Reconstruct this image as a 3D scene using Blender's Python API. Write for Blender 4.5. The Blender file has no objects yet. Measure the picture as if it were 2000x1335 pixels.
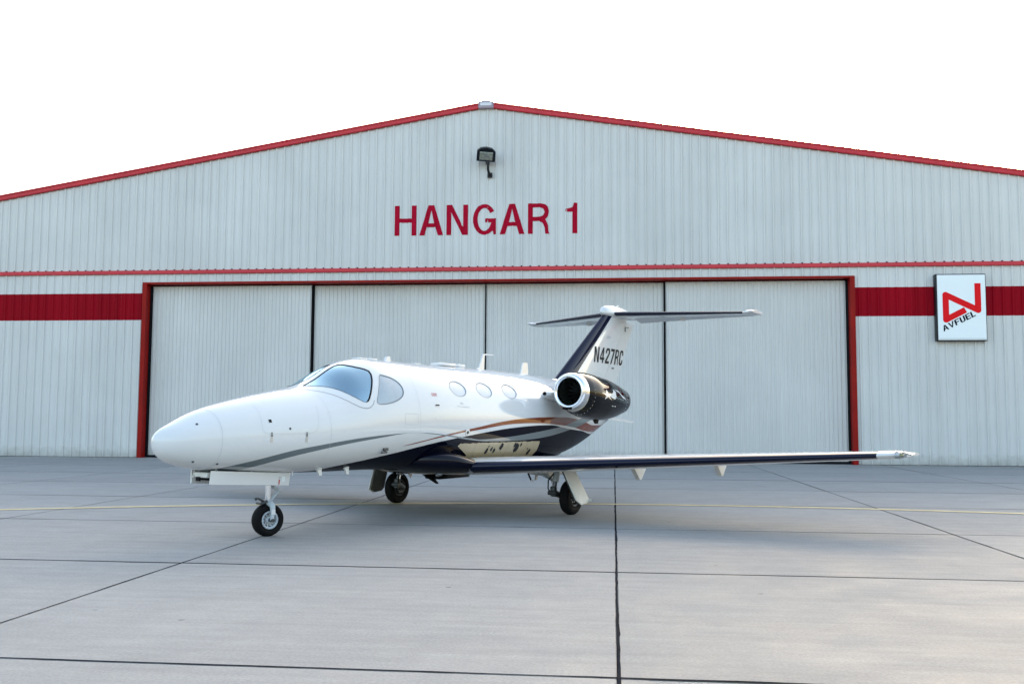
import bpy, bmesh, math, random
import numpy as np
from mathutils import Vector, Matrix
from mathutils.geometry import delaunay_2d_cdt, tessellate_polygon
random.seed(7)
scene = bpy.context.scene
col = scene.collection
PI = math.pi

# ------------------------------------------------------------------ camera
cam_d = bpy.data.cameras.new('camera'); cam = bpy.data.objects.new('camera', cam_d); col.objects.link(cam)
YAW, PITCH, ROLL = 0.104585, 0.0785686, 0.0055394
fwd = Vector((-math.sin(YAW)*math.cos(PITCH), math.cos(YAW)*math.cos(PITCH), math.sin(PITCH)))
rgt = Vector((math.cos(YAW), math.sin(YAW), 0)); upv = rgt.cross(fwd)
r2 = math.cos(ROLL)*rgt + math.sin(ROLL)*upv; u2 = -math.sin(ROLL)*rgt + math.cos(ROLL)*upv
mw = Matrix((r2, u2, -fwd)).transposed().to_4x4(); mw.translation = Vector((0, 0, 1.45))
cam.matrix_world = mw
cam_d.sensor_width = 36.0; cam_d.lens = 36.0*1898.3/2000.0
cam_d.clip_start = 0.1; cam_d.clip_end = 6000
scene.camera = cam

# ------------------------------------------------------------------ sky, sun, exposure
SUN_EL, SUN_AZ = math.radians(13.0), math.radians(12.9)      # azimuth clockwise from +Y (behind the hangar)
world = bpy.data.worlds.new('World'); scene.world = world; world.use_nodes = True
wn = world.node_tree.nodes; wl = world.node_tree.links; wn.clear()
sky = wn.new('ShaderNodeTexSky'); sky.sky_type = 'NISHITA'; sky.sun_disc = False
sky.sun_elevation = SUN_EL; sky.sun_rotation = SUN_AZ
sky.air_density = 1.0; sky.dust_density = 4.0; sky.ozone_density = 0.35
bg = wn.new('ShaderNodeBackground'); bg.inputs['Strength'].default_value = 0.15
wo = wn.new('ShaderNodeOutputWorld'); wl.new(sky.outputs[0], bg.inputs[0]); wl.new(bg.outputs[0], wo.inputs[0])
sun_d = bpy.data.lights.new('sun', 'SUN'); sun_d.energy = 3.0; sun_d.angle = math.radians(0.5); sun_d.color = (1.0, 0.87, 0.70)
sun = bpy.data.objects.new('sun', sun_d); col.objects.link(sun)
sdir = Vector((math.sin(SUN_AZ)*math.cos(SUN_EL), math.cos(SUN_AZ)*math.cos(SUN_EL), math.sin(SUN_EL)))
sun.rotation_euler = sdir.to_track_quat('Z', 'Y').to_euler()
scene.view_settings.view_transform = 'Standard'; scene.view_settings.look = 'None'
scene.view_settings.exposure = 2.4; scene.view_settings.gamma = 1.0
scene.render.engine = 'CYCLES'

# ------------------------------------------------------------------ materials
MATS = {}
def mat(name, color, rough=0.5, metal=0.0, coat=0.0, coat_rough=0.03, spec=0.5, coat_ior=1.5, noise=None, bump=None, emission=None):
    if name in MATS: return MATS[name]
    m = bpy.data.materials.new(name); m.use_nodes = True; nt = m.node_tree; b = nt.nodes['Principled BSDF']
    b.inputs['Base Color'].default_value = (*color, 1); b.inputs['Roughness'].default_value = rough
    b.inputs['Metallic'].default_value = metal; b.inputs['Coat Weight'].default_value = coat
    b.inputs['Coat Roughness'].default_value = coat_rough; b.inputs['Coat IOR'].default_value = coat_ior; b.inputs['Specular IOR Level'].default_value = spec
    if noise:
        sc, amt = noise
        tc = nt.nodes.new('ShaderNodeTexCoord'); n = nt.nodes.new('ShaderNodeTexNoise'); n.inputs['Scale'].default_value = sc; n.inputs['Detail'].default_value = 5
        nt.links.new(tc.outputs['Object'], n.inputs['Vector'])
        mr = nt.nodes.new('ShaderNodeMapRange'); mr.inputs[1].default_value = .3; mr.inputs[2].default_value = .7; mr.inputs[3].default_value = 1-amt; mr.inputs[4].default_value = 1+amt
        nt.links.new(n.outputs['Fac'], mr.inputs[0])
        hs = nt.nodes.new('ShaderNodeHueSaturation'); hs.inputs['Color'].default_value = (*color, 1)
        nt.links.new(mr.outputs[0], hs.inputs['Value']); nt.links.new(hs.outputs[0], b.inputs['Base Color'])
    if bump:
        sc, st = bump
        tc = nt.nodes.new('ShaderNodeTexCoord'); n = nt.nodes.new('ShaderNodeTexNoise'); n.inputs['Scale'].default_value = sc
        nt.links.new(tc.outputs['Object'], n.inputs['Vector'])
        bp = nt.nodes.new('ShaderNodeBump'); bp.inputs['Strength'].default_value = st; bp.inputs['Distance'].default_value = 0.01
        nt.links.new(n.outputs['Fac'], bp.inputs['Height']); nt.links.new(bp.outputs[0], b.inputs['Normal'])
    MATS[name] = m; return m

WHITE = mat('white paint', (0.65, 0.65, 0.645), 0.28, coat=0.8)
NAVY = mat('navy paint', (0.0006, 0.0013, 0.0075), 0.3, coat=0.9, spec=0.0, coat_rough=.02, coat_ior=1.34)
BLACKP = mat('black gloss paint', (0.0012, 0.0015, 0.003), 0.2, coat=1.0, spec=0.0, coat_rough=.01, coat_ior=1.31)
BOOT = mat('navy leading edge', (0.0016, 0.0042, 0.021), 0.3, coat=0.9, spec=0.0, coat_rough=.03, coat_ior=1.36)
CHROME = mat('polished metal', (0.86, 0.88, 0.90), 0.12, metal=1.0)
STEEL = mat('steel', (0.55, 0.57, 0.58), 0.32, metal=0.9)
DARKSTEEL = mat('dark gear metal', (0.06, 0.066, 0.072), 0.45, metal=0.5)
GREYP = mat('gear grey paint', (0.42, 0.47, 0.51), 0.4)
RUBBER = mat('rubber', (0.006, 0.006, 0.0065), 0.75, spec=.12, noise=(30, .25))
SEAL = mat('black seal', (0.004, 0.005, 0.007), 0.5, spec=.2)
SEAM = mat('panel seam', (0.46, 0.48, 0.50), 0.6)
SEAMD = mat('dark seam', (0.12, 0.13, 0.14), 0.6)
BLACK = mat('matt black', (0.003, 0.003, 0.005), 0.6, spec=.15)
CREAM = mat('gear door white', (0.68, 0.68, 0.655), 0.4, noise=(6, .05))
FAN = mat('engine inside', (0.03, 0.034, 0.028), 0.35, metal=0.6)
REDP = mat('red small print', (0.45, 0.02, 0.02), 0.5)
TRIMR = mat('red trim paint', (0.50, 0.026, 0.040), 0.4, spec=.3, noise=(1.3, .10))
JAMBR = mat('red jamb paint', (0.25, 0.006, 0.004), 0.45, spec=.12, noise=(2.0, .12))
LETR = mat('red letter paint', (0.36, 0.004, 0.024), 0.6, spec=.04, noise=(3, .10))
LAMPB = mat('lamp housing', (0.005, 0.007, 0.011), 0.4, spec=.3)
SIGNW = mat('sign face', (0.74, 0.79, 0.80), 0.3)
SIGNR = mat('sign red', (0.70, 0.007, 0.012), 0.4, spec=.08)
SIGNK = mat('sign lettering', (0.003, 0.004, 0.012), 0.5, spec=.05)
SEAT = mat('seat leather', (0.55, 0.36, 0.24), 0.5)
CABIN = mat('cabin lining', (0.72, 0.71, 0.68), 0.7)
PANEL_DARK = mat('instrument panel', (0.02, 0.022, 0.026), 0.6, spec=.2)
SHADE = mat('window shade', (0.34, 0.425, 0.49), 0.35, coat=0.5, noise=(4, .05))
SHADE2 = mat('cockpit side shade', (0.29, 0.36, 0.41), 0.35, coat=0.6, noise=(5, .10))
BEACON = mat('beacon lens', (0.6, 0.62, 0.6), 0.1, coat=1.0)

def glass_mat(name, tint, base_refl=0.0, gcol=(1, 1, 1)):
    m = bpy.data.materials.new(name); m.use_nodes = True; nt = m.node_tree; nt.nodes.clear()
    o = nt.nodes.new('ShaderNodeOutputMaterial'); t = nt.nodes.new('ShaderNodeBsdfTransparent'); t.inputs[0].default_value = (*tint, 1)
    g = nt.nodes.new('ShaderNodeBsdfGlossy'); g.inputs['Roughness'].default_value = 0.02; g.inputs[0].default_value = (1, 1, 1, 1)
    fr = nt.nodes.new('ShaderNodeFresnel'); fr.inputs[0].default_value = 1.62
    mx = nt.nodes.new('ShaderNodeMixShader')
    ad = nt.nodes.new('ShaderNodeMath'); ad.operation = 'ADD'; ad.use_clamp = True; ad.inputs[1].default_value = base_refl; nt.links.new(fr.outputs[0], ad.inputs[0]); g.inputs[0].default_value = (*gcol, 1)
    nt.links.new(ad.outputs[0], mx.inputs[0]); nt.links.new(t.outputs[0], mx.inputs[1]); nt.links.new(g.outputs[0], mx.inputs[2]); nt.links.new(mx.outputs[0], o.inputs[0])
    return m
GLASS = glass_mat('windshield glass', (0.50, 0.66, 0.80), 0.36, (0.56, 0.82, 0.97))   # heated-glass coating reflects blue
LENS = glass_mat('clear lens', (0.9, 0.92, 0.93))

def wall_mat(name, color, amt=0.03, dirt=False):
    m = bpy.data.materials.new(name); m.use_nodes = True; nt = m.node_tree; b = nt.nodes['Principled BSDF']; L = nt.links.new
    b.inputs['Roughness'].default_value = 0.42
    oi = nt.nodes.new('ShaderNodeObjectInfo'); geo = nt.nodes.new('ShaderNodeNewGeometry')
    n1 = nt.nodes.new('ShaderNodeTexNoise'); n1.inputs['Scale'].default_value = 0.5; n1.inputs['Detail'].default_value = 6
    L(geo.outputs['Position'], n1.inputs['Vector'])
    mr = nt.nodes.new('ShaderNodeMapRange'); mr.inputs[3].default_value = 1-amt; mr.inputs[4].default_value = 1+amt; L(oi.outputs['Random'], mr.inputs[0])
    mr2 = nt.nodes.new('ShaderNodeMapRange'); mr2.inputs[1].default_value = .3; mr2.inputs[2].default_value = .7; mr2.inputs[3].default_value = 0.95; mr2.inputs[4].default_value = 1.04; L(n1.outputs['Fac'], mr2.inputs[0])
    mu = nt.nodes.new('ShaderNodeMath'); mu.operation = 'MULTIPLY'; L(mr.outputs[0], mu.inputs[0]); L(mr2.outputs[0], mu.inputs[1])
    # vertical rain streaks
    mp = nt.nodes.new('ShaderNodeMapping'); mp.inputs['Scale'].default_value = (9, 9, 0.22); L(geo.outputs['Position'], mp.inputs['Vector'])
    n2 = nt.nodes.new('ShaderNodeTexNoise'); n2.inputs['Scale'].default_value = 1.0; n2.inputs['Detail'].default_value = 4; L(mp.outputs[0], n2.inputs['Vector'])
    mr3 = nt.nodes.new('ShaderNodeMapRange'); mr3.inputs[1].default_value = .35; mr3.inputs[2].default_value = .7; mr3.inputs[3].default_value = 1.02; mr3.inputs[4].default_value = 0.95; L(n2.outputs['Fac'], mr3.inputs[0])
    mu2 = nt.nodes.new('ShaderNodeMath'); mu2.operation = 'MULTIPLY'; L(mu.outputs[0], mu2.inputs[0]); L(mr3.outputs[0], mu2.inputs[1])
    hs = nt.nodes.new('ShaderNodeHueSaturation'); hs.inputs['Color'].default_value = (*color, 1); L(mu2.outputs[0], hs.inputs['Value'])
    out = hs.outputs[0]
    if dirt:
        sx = nt.nodes.new('ShaderNodeSeparateXYZ'); L(geo.outputs['Position'], sx.inputs[0])
        n3 = nt.nodes.new('ShaderNodeTexNoise'); n3.inputs['Scale'].default_value = 5; n3.inputs['Detail'].default_value = 6; L(geo.outputs['Position'], n3.inputs['Vector'])
        ma = nt.nodes.new('ShaderNodeMath'); ma.operation = 'MULTIPLY_ADD'; ma.inputs[1].default_value = -0.55; L(n3.outputs['Fac'], ma.inputs[0]); L(sx.outputs['Z'], ma.inputs[2])
        mr4 = nt.nodes.new('ShaderNodeMapRange'); mr4.inputs[1].default_value = -0.28; mr4.inputs[2].default_value = 0.12; mr4.inputs[3].default_value = 0.55; mr4.inputs[4].default_value = 0.0; L(ma.outputs[0], mr4.inputs[0])
        mx = nt.nodes.new('ShaderNodeMix'); mx.data_type = 'RGBA'; L(mr4.outputs[0], mx.inputs[0]); L(out, mx.inputs[6]); mx.inputs[7].default_value = (0.22, 0.21, 0.18, 1); out = mx.outputs[2]
    L(out, b.inputs['Base Color'])
    return m
WALL = wall_mat('wall sheet grey', (0.565, 0.563, 0.545), dirt=True)
WALLR = wall_mat('wall sheet red', (0.255, 0.002, 0.010), amt=0.10)
WALLR.node_tree.nodes['Principled BSDF'].inputs['Specular IOR Level'].default_value = .04
DOORM = wall_mat('door sheet grey', (0.565, 0.555, 0.535), dirt=True)

def concrete_mat():
    m = bpy.data.materials.new('concrete'); m.use_nodes = True; nt = m.node_tree; b = nt.nodes['Principled BSDF']; L = nt.links.new
    geo = nt.nodes.new('ShaderNodeNewGeometry'); oi = nt.nodes.new('ShaderNodeObjectInfo')
    def noise(scale, detail, vec=None, rough=0.6):
        n = nt.nodes.new('ShaderNodeTexNoise'); n.inputs['Scale'].default_value = scale; n.inputs['Detail'].default_value = detail; n.inputs['Roughness'].default_value = rough
        L(vec if vec else geo.outputs['Position'], n.inputs['Vector']); return n.outputs['Fac']
    def rng(x, a, b_, c, d):
        r = nt.nodes.new('ShaderNodeMapRange'); r.inputs[1].default_value = a; r.inputs[2].default_value = b_; r.inputs[3].default_value = c; r.inputs[4].default_value = d; L(x, r.inputs[0]); return r.outputs[0]
    def mul(x, y):
        q = nt.nodes.new('ShaderNodeMath'); q.operation = 'MULTIPLY'; L(x, q.inputs[0]); L(y, q.inputs[1]); return q.outputs[0]
    mp = nt.nodes.new('ShaderNodeMapping'); mp.inputs['Scale'].default_value = (0.5, 7.0, 1.0); L(geo.outputs['Position'], mp.inputs['Vector'])
    v = rng(noise(0.35, 6), .3, .7, .94, 1.05)
    v = mul(v, rng(noise(1.0, 5, mp.outputs[0]), .3, .7, .91, 1.08))         # brushed finish lines
    v = mul(v, rng(noise(45, 5, rough=.75), .25, .75, .76, 1.24))                        # aggregate grain
    v = mul(v, rng(noise(6, 6), .3, .75, 1.03, .95))
    v = mul(v, rng(oi.outputs['Random'], 0, 1, .945, 1.055))
    vo = nt.nodes.new('ShaderNodeTexVoronoi'); vo.inputs['Scale'].default_value = 1.1; vo.inputs['Randomness'].default_value = 1.0; L(geo.outputs['Position'], vo.inputs['Vector'])
    v = mul(v, rng(vo.outputs['Distance'], 0.018, 0.035, .55, 1.0))           # odd dark specks
    vo2 = nt.nodes.new('ShaderNodeTexVoronoi'); vo2.inputs['Scale'].default_value = 0.42; L(geo.outputs['Position'], vo2.inputs['Vector'])
    v = mul(v, rng(vo2.outputs['Distance'], 0.010, 0.05, .80, 1.0))           # a few faint oil drips
    hs = nt.nodes.new('ShaderNodeHueSaturation'); hs.inputs['Color'].default_value = (0.272, 0.267, 0.255, 1); L(v, hs.inputs['Value'])
    st = rng(noise(0.16, 4), .52, .72, 0.0, .25)
    mx = nt.nodes.new('ShaderNodeMix'); mx.data_type = 'RGBA'; L(st, mx.inputs[0]); L(hs.outputs[0], mx.inputs[6]); mx.inputs[7].default_value = (0.225, 0.225, 0.215, 1)
    L(mx.outputs[2], b.inputs['Base Color'])
    L(rng(noise(1.5, 5), .3, .7, .62, .80), b.inputs['Roughness'])
    b.inputs['Specular IOR Level'].default_value = 0.35
    bp = nt.nodes.new('ShaderNodeBump'); bp.inputs['Strength'].default_value = 0.25; bp.inputs['Distance'].default_value = 0.004
    L(noise(90, 3), bp.inputs['Height']); L(bp.outputs[0], b.inputs['Normal'])
    return m
CONC = concrete_mat()
TAR = mat('joint sealant', (0.007, 0.010, 0.017), 0.9, spec=.05, noise=(8, .4))
YELLOW = mat('worn yellow paint', (0.58, 0.47, 0.25), 0.6, noise=(5, .15))
GRASS = mat('dry grass field', (0.20, 0.17, 0.085), 0.9, noise=(0.02, .25))

# ------------------------------------------------------------------ helpers
def link(name, verts, faces, m, parent=None, smooth=None, mats=None, fmat=None):
    me = bpy.data.meshes.new(name); me.from_pydata([tuple(v) for v in verts], [], [tuple(f) for f in faces]); me.update()
    for mm in (mats if mats else [m]): me.materials.append(mm)
    if fmat is not None: me.polygons.foreach_set('material_index', fmat)
    if smooth is not None:
        me.polygons.foreach_set('use_smooth', [True]*len(me.polygons))
        me.set_sharp_from_angle(angle=math.radians(smooth))
    o = bpy.data.objects.new(name, me); col.objects.link(o)
    if parent is not None: o.parent = parent
    return o
def tag(o, label=None, cat=None, group=None, kind=None):
    if label: o['label'] = label
    if cat: o['category'] = cat
    if group: o['group'] = group
    if kind: o['kind'] = kind
    return o
def empty(name, loc, rz=0.0, parent=None):
    e = bpy.data.objects.new(name, None); e.empty_display_size = 0.3; col.objects.link(e); e.location = loc; e.rotation_euler = (0, 0, rz)
    if parent is not None: e.parent = parent
    return e

class MB:
    def __init__(s): s.v = []; s.f = []
    def add(s, vs, fs):
        n = len(s.v); s.v += [tuple(v) for v in vs]; s.f += [tuple(i+n for i in f) for f in fs]; return s
    def box(s, c, size, rot=None, bev=0.0):
        bm = bmesh.new(); bmesh.ops.create_cube(bm, size=1.0)
        for v in bm.verts: v.co = Vector((v.co.x*size[0], v.co.y*size[1], v.co.z*size[2]))
        if bev > 0: bmesh.ops.bevel(bm, geom=list(bm.edges), offset=bev, segments=2, affect='EDGES', profile=0.5)
        M = rot.to_matrix() if hasattr(rot, 'to_matrix') else (rot if rot is not None else Matrix.Identity(3))
        bm.verts.index_update()
        vs = [M @ v.co + Vector(c) for v in bm.verts]; fs = [[v.index for v in f.verts] for f in bm.faces]; bm.free()
        return s.add(vs, fs)
    def tube(s, pts, rad, n=14, cap=True):
        pts = [Vector(p) for p in pts]; rad = rad if isinstance(rad, (list, tuple)) else [rad]*len(pts)
        rings = []; up = None
        for i, p in enumerate(pts):
            t = (pts[min(i+1, len(pts)-1)]-pts[max(i-1, 0)]).normalized()
            a = t.orthogonal().normalized() if up is None else (up - t*up.dot(t)).normalized()
            up = a; b = t.cross(a)
            rings.append([p + rad[i]*(math.cos(2*PI*k/n)*a + math.sin(2*PI*k/n)*b) for k in range(n)])
        return s.loft(rings, True, cap)
    def loft(s, rings, closed=True, cap=True):
        n = len(rings[0]); vs = [v for r in rings for v in r]; fs = []
        for i in range(len(rings)-1):
            for k in range(n if closed else n-1):
                k2 = (k+1) % n; fs.append((i*n+k, i*n+k2, (i+1)*n+k2, (i+1)*n+k))
        if cap and closed:
            fs.append(tuple(range(n-1, -1, -1))); fs.append(tuple((len(rings)-1)*n+k for k in range(n)))
        return s.add(vs, fs)
    def lathe(s, prof, origin, axis, n=40, close=False):
        # prof: list of (along, radius)
        ax = Vector(axis).normalized(); a = ax.orthogonal().normalized(); b = ax.cross(a); o = Vector(origin)
        rings = [[o + ax*h + max(r, 1e-4)*(math.cos(2*PI*k/n)*a + math.sin(2*PI*k/n)*b) for k in range(n)] for h, r in prof]
        if close: rings.append(rings[0])
        return s.loft(rings, True, False)
    def prism(s, poly, fn0, fn1, holes=()):
        # poly 2-D outline (with holes) between two maps
        loops = [list(poly)] + [list(h) for h in holes]
        tris = tessellate_polygon([[Vector((p[0], p[1], 0)) for p in lp] for lp in loops]); flat = [p for lp in loops for p in lp]; n = len(flat)
        vs = [fn0(*p) for p in flat] + [fn1(*p) for p in flat]
        fs = [tuple(t) for t in tris] + [tuple(i+n for i in reversed(t)) for t in tris]
        o = 0
        for lp in loops:
            m = len(lp)
            for i in range(m): fs.append((o+i, o+(i+1) % m, o+(i+1) % m+n, o+i+n))
            o += m
        return s.add(vs, fs)
    def build(s, name, m, parent=None, smooth=None, recalc=True):
        o = link(name, s.v, s.f, m, parent)
        if recalc:
            bm = bmesh.new(); bm.from_mesh(o.data); bmesh.ops.recalc_face_normals(bm, faces=bm.faces); bm.to_mesh(o.data); bm.free()
        if smooth is not None:
            o.data.polygons.foreach_set('use_smooth', [True]*len(o.data.polygons)); o.data.set_sharp_from_angle(angle=math.radians(smooth))
        return o

# flat vector letters: outline (+ holes) in a box of given width and unit height
def arc(cx, cy, rx, ry, a0, a1, n=16):
    return [(cx+rx*math.cos(math.radians(a0+(a1-a0)*i/n)), cy+ry*math.sin(math.radians(a0+(a1-a0)*i/n))) for i in range(n+1)]
def glyph(ch, w, t=0.14):
    if ch == 'H': return [(0,0),(t,0),(t,.43),(w-t,.43),(w-t,0),(w,0),(w,1),(w-t,1),(w-t,.57),(t,.57),(t,1),(0,1)], []
    if ch == 'A':
        k = t*1.1; return [(0,0),(k,0),(k+.10*w,.27),(w-k-.10*w,.27),(w-k,0),(w,0),(w/2+.6*t,1),(w/2-.6*t,1)], [[(k+.16*w,.40),(w-k-.16*w,.40),(w/2,.84)]]
    if ch == 'N': return [(0,0),(t,0),(t,.74),(w-t*1.15,0),(w,0),(w,1),(w-t,1),(w-t,.26),(t*1.15,1),(0,1)], []
    if ch == 'G':
        return arc(w/2,.5,w/2,.51,35,308) + [(w-.10,.13),(w-.08,0),(w,0),(w,.53),(w*.53,.53),(w*.53,.40),(w-t,.40)] + arc(w/2,.5,w/2-t,.51-.13,328,395-360+360-360+360,0)[:1] + arc(w/2,.5,w/2-t,.51-.13,325,35,18)[0:], []
    if ch == 'R':
        return [(0,0),(t,0),(t,.42),(.5*w,.42),(.68*w,.36),(.77*w,.2),(.80*w,0),(w,0),(.95*w,.07),(.93*w,.28),(.80*w,.48),(.92*w,.57),(.97*w,.73),(.92*w,.88),(.8*w,.97),(.62*w,1),(0,1)], [[(t,.56),(.55*w,.56),(.70*w,.61),(.77*w,.72),(.70*w,.83),(.55*w,.87),(t,.87)]]
    if ch == '1': return [(w-t,0),(w,0),(w,1),(w-.11,1),(w-.16,.86),(0,.80),(0,.71),(w-t,.71)], []
    if ch == '4': return [(.52*w,0),(.8*w,0),(.8*w,.2),(w,.2),(w,.35),(.8*w,.35),(.8*w,1),(.52*w,1),(0,.36),(0,.2),(.52*w,.2)], [[(.22*w,.35),(.52*w,.35),(.52*w,.76)]]
    if ch == '2': return [(0,0),(w,0),(w,.16),(.38*w,.16),(.85*w,.5),(w,.68),(w,.84),(.8*w,1),(.2*w,1),(0,.84),(0,.66),(.27*w,.66),(.29*w,.8),(.4*w,.86),(.6*w,.86),(.72*w,.78),(.70*w,.66),(0,.17)], []
    if ch == '7': return [(.18*w,0),(.5*w,0),(w,.84),(w,1),(0,1),(0,.84),(.68*w,.84)], []
    if ch == 'C': return [(w,.36),(.73*w,.36),(.70*w,.2),(.58*w,.14),(.42*w,.14),(.29*w,.22),(.29*w,.78),(.42*w,.86),(.58*w,.86),(.71*w,.8),(.73*w,.66),(w,.66),(w,.84),(.8*w,1),(.2*w,1),(0,.84),(0,.16),(.2*w,0),(.8*w,0),(w,.16)], []
    if ch == 'V': return [(.42*w,0),(.58*w,0),(w,1),(w-t*1.1,1),(w/2,.25),(t*1.1,1),(0,1)], []
    if ch == 'F': return [(0,0),(t,0),(t,.42),(w*.9,.42),(w*.9,.58),(t,.58),(t,.84),(w,.84),(w,1),(0,1)], []
    if ch == 'U': return [(.2*w,0),(.8*w,0),(w,.2),(w,1),(w-t,1),(w-t,.24),(.72*w,.16),(.28*w,.16),(t,.24),(t,1),(0,1),(0,.2)], []
    if ch == 'E': return [(0,0),(w,0),(w,.16),(t,.16),(t,.42),(w*.92,.42),(w*.92,.58),(t,.58),(t,.84),(w,.84),(w,1),(0,1)], []
    if ch == 'L': return [(0,0),(w,0),(w,.16),(t,.16),(t,1),(0,1)], []
    if ch == 'X': return [(0,0),(t*1.2,0),(w/2,.38),(w-t*1.2,0),(w,0),(w/2+t*.6,.5),(w,1),(w-t*1.2,1),(w/2,.62),(t*1.2,1),(0,1),(w/2-t*.6,.5)], []
    if ch == 'I': return [(0,0),(w,0),(w,1),(0,1)], []
    if ch == 'T': return [(w/2-t/2,0),(w/2+t/2,0),(w/2+t/2,.84),(w,.84),(w,1),(0,1),(0,.84),(w/2-t/2,.84)], []
def glyph_G(w, t):
    return arc(w/2,.5,w/2,.51,33,312) + [(w-.10,.11),(w-.08,0),(w,0),(w,.53),(w*.53,.53),(w*.53,.40),(w-t,.40)] + arc(w/2,.5,w/2-t,.38,330,33,22), []
def stroke(pts, hw, arcn=5):
    # ribbon along a polyline, outer corners rounded; returns faces as quads/fans (verts, faces)
    P = [Vector(p).to_2d() for p in pts]; L = []; R = []
    for i, p in enumerate(P):
        if i in (0, len(P)-1):
            d = (P[1]-P[0]) if i == 0 else (P[-1]-P[-2]); d.normalize(); n = Vector((-d.y, d.x)); L.append([p+n*hw]); R.append([p-n*hw]); continue
        d0 = (p-P[i-1]).normalized(); d1 = (P[i+1]-p).normalized(); n0 = Vector((-d0.y, d0.x)); n1 = Vector((-d1.y, d1.x))
        mdir = (n0+n1).normalized(); k = hw/max(.2, mdir.dot(n0)); turn = d0.x*d1.y-d0.y*d1.x
        a0 = math.atan2(n0.y, n0.x); a1 = math.atan2(n1.y, n1.x); da = (a1-a0+PI) % (2*PI)-PI
        fan = [Vector((math.cos(a0+da*j/arcn), math.sin(a0+da*j/arcn)))*hw for j in range(arcn+1)]
        if turn > 0: L.append([p+mdir*k]); R.append([p-q for q in fan])
        else: L.append([p+q for q in fan]); R.append([p-mdir*k])
    left = [q for g in L for q in g]; right = [q for g in R for q in g]
    return [(q.x, q.y) for q in left] + [(q.x, q.y) for q in reversed(right)]

# ================================================================== SETTING
tag(link('ground', [(-3000,-3000,-.08),(3000,-3000,-.08),(3000,3000,-.08),(-3000,3000,-.08)], [(0,1,2,3)], GRASS), kind='structure')
FY = 33.15                                       # facade plane of the hangar
CX = [-25.83+4.308*i for i in range(12)]         # long joints, running towards the hangar
CX = [x+0.02-(-25.83+4.308*6)*1.0 for x in CX]
RY = [1.88, 5.63, 9.43, 13.12, 17.05, 20.65, 24.10, 27.75, 31.45, 33.95]
apron = tag(link('apron', [(-45,-40,-.016),(36,-40,-.016),(36,75,-.016),(-45,75,-.016)], [(0,1,2,3)], TAR), kind='structure')
# outlying concrete beyond the joints that can be told apart
def sheet(x0, x1, y0, y1, z=0.0): return [(x0,y0,z),(x1,y0,z),(x1,y1,z),(x0,y1,z)]
mb = MB()
for r in (sheet(-45, CX[0]-.02, -40, 75), sheet(CX[-1]+.02, 36, -40, 75), sheet(CX[0]-.01, CX[-1]+.01, -40, RY[0]-.02)):
    mb.add(r, [(0,1,2,3)])
link('outer_paving', mb.v, mb.f, CONC, apron)
def slab(x0, x1, y0, y1, gx, gy):
    e = 0.008; zt = random.uniform(-.0015, .0015); X0, X1, Y0, Y1 = x0+gx, x1-gx, y0+gy, y1-gy
    v = [(X0,Y0,-.015),(X1,Y0,-.015),(X1,Y1,-.015),(X0,Y1,-.015),(X0,Y0,-.006),(X1,Y0,-.006),(X1,Y1,-.006),(X0,Y1,-.006),
         (X0+e,Y0+e,zt),(X1-e,Y0+e,zt),(X1-e,Y1-e,zt),(X0+e,Y1-e,zt)]
    f = [(8,9,10,11)]
    for b in (0, 4):
        for k in range(4): f.append((b+k, b+(k+1) % 4, b+4+(k+1) % 4, b+4+k))
    return link('concrete_slab', v, f, CONC, apron)
for j in range(len(RY)-1):
    for i in range(len(CX)-1):
        slab(CX[i], CX[i+1], RY[j], RY[j+1], 0.007, 0.008)
# poured sealant along the joints, ragged where it spread over the concrete
def sealant(p0, p1, w, rag, seed, z=0.0022):
    rnd = random.Random(seed); p0 = Vector(p0); p1 = Vector(p1); d = (p1-p0); Ln = d.length; d.normalize(); n = Vector((-d.y, d.x))
    N = max(8, int(Ln/0.09)); vs = []; a = b = 0.0; wob = 0.0
    for i in range(N+1):
        a = .75*a + rag*rnd.gauss(0, 1)*.6; b = .75*b + rag*rnd.gauss(0, 1)*.6; wob = .96*wob + .0012*rnd.gauss(0, 1)
        if rnd.random() < .012: a += rag*4
        if rnd.random() < .012: b += rag*4
        p = p0 + d*(Ln*i/N) + n*wob
        l = max(.0015, w/2 + a); r = max(.0015, w/2 + b); q0 = p+n*l; q1 = p-n*r
        vs += [(q0.x, q0.y, z), (q1.x, q1.y, z)]
    fs = [(2*i, 2*i+1, 2*i+3, 2*i+2) for i in range(N)]
    return link('joint_sealant', vs, fs, TAR, apron)
for k, x in enumerate(CX[1:-1]):
    main = abs(x-.02) < .1
    sealant((x, RY[0]), (x, 33.0), .019 if main else .016, .0020 if main else .0016, 40+k)
for k, y in enumerate(RY[1:-1]):
    w = {5.63: .026, 9.43: .032, 13.12: .016, 17.05: .022, 24.10: .036}.get(y, .022)
    sealant((CX[0], y), (CX[-1], y), w, .0022, 80+k, z=0.0029)
# painted taxi line, a shallow curve
yp = [(-24,3.4),(-17,9.5),(-13,12.2),(-9.45,14.29),(-7.08,15.35),(-4.28,16.2),(-.86,16.75),(2.58,16.85),(6.4,16.25),(10,15.0),(15,12.2),(20,8.4)]
ypx = np.array([p[0] for p in yp]); co = np.polyfit(ypx[2:10], [p[1] for p in yp[2:10]], 3)
xs = np.linspace(-22, 18, 220); cy = np.polyval(co, xs); dy = np.gradient(cy, xs); vs = []
for x, y, g in zip(xs, cy, dy):
    n = Vector((-g, 1)).normalized()*.105
    vs += [(x+n.x, y+n.y, .0062), (x-n.x, y-n.y, .0062)]
tag(link('taxi_line', vs, [(2*i, 2*i+1, 2*i+3, 2*i+2) for i in range(len(xs)-1)], YELLOW), kind='structure')

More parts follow.
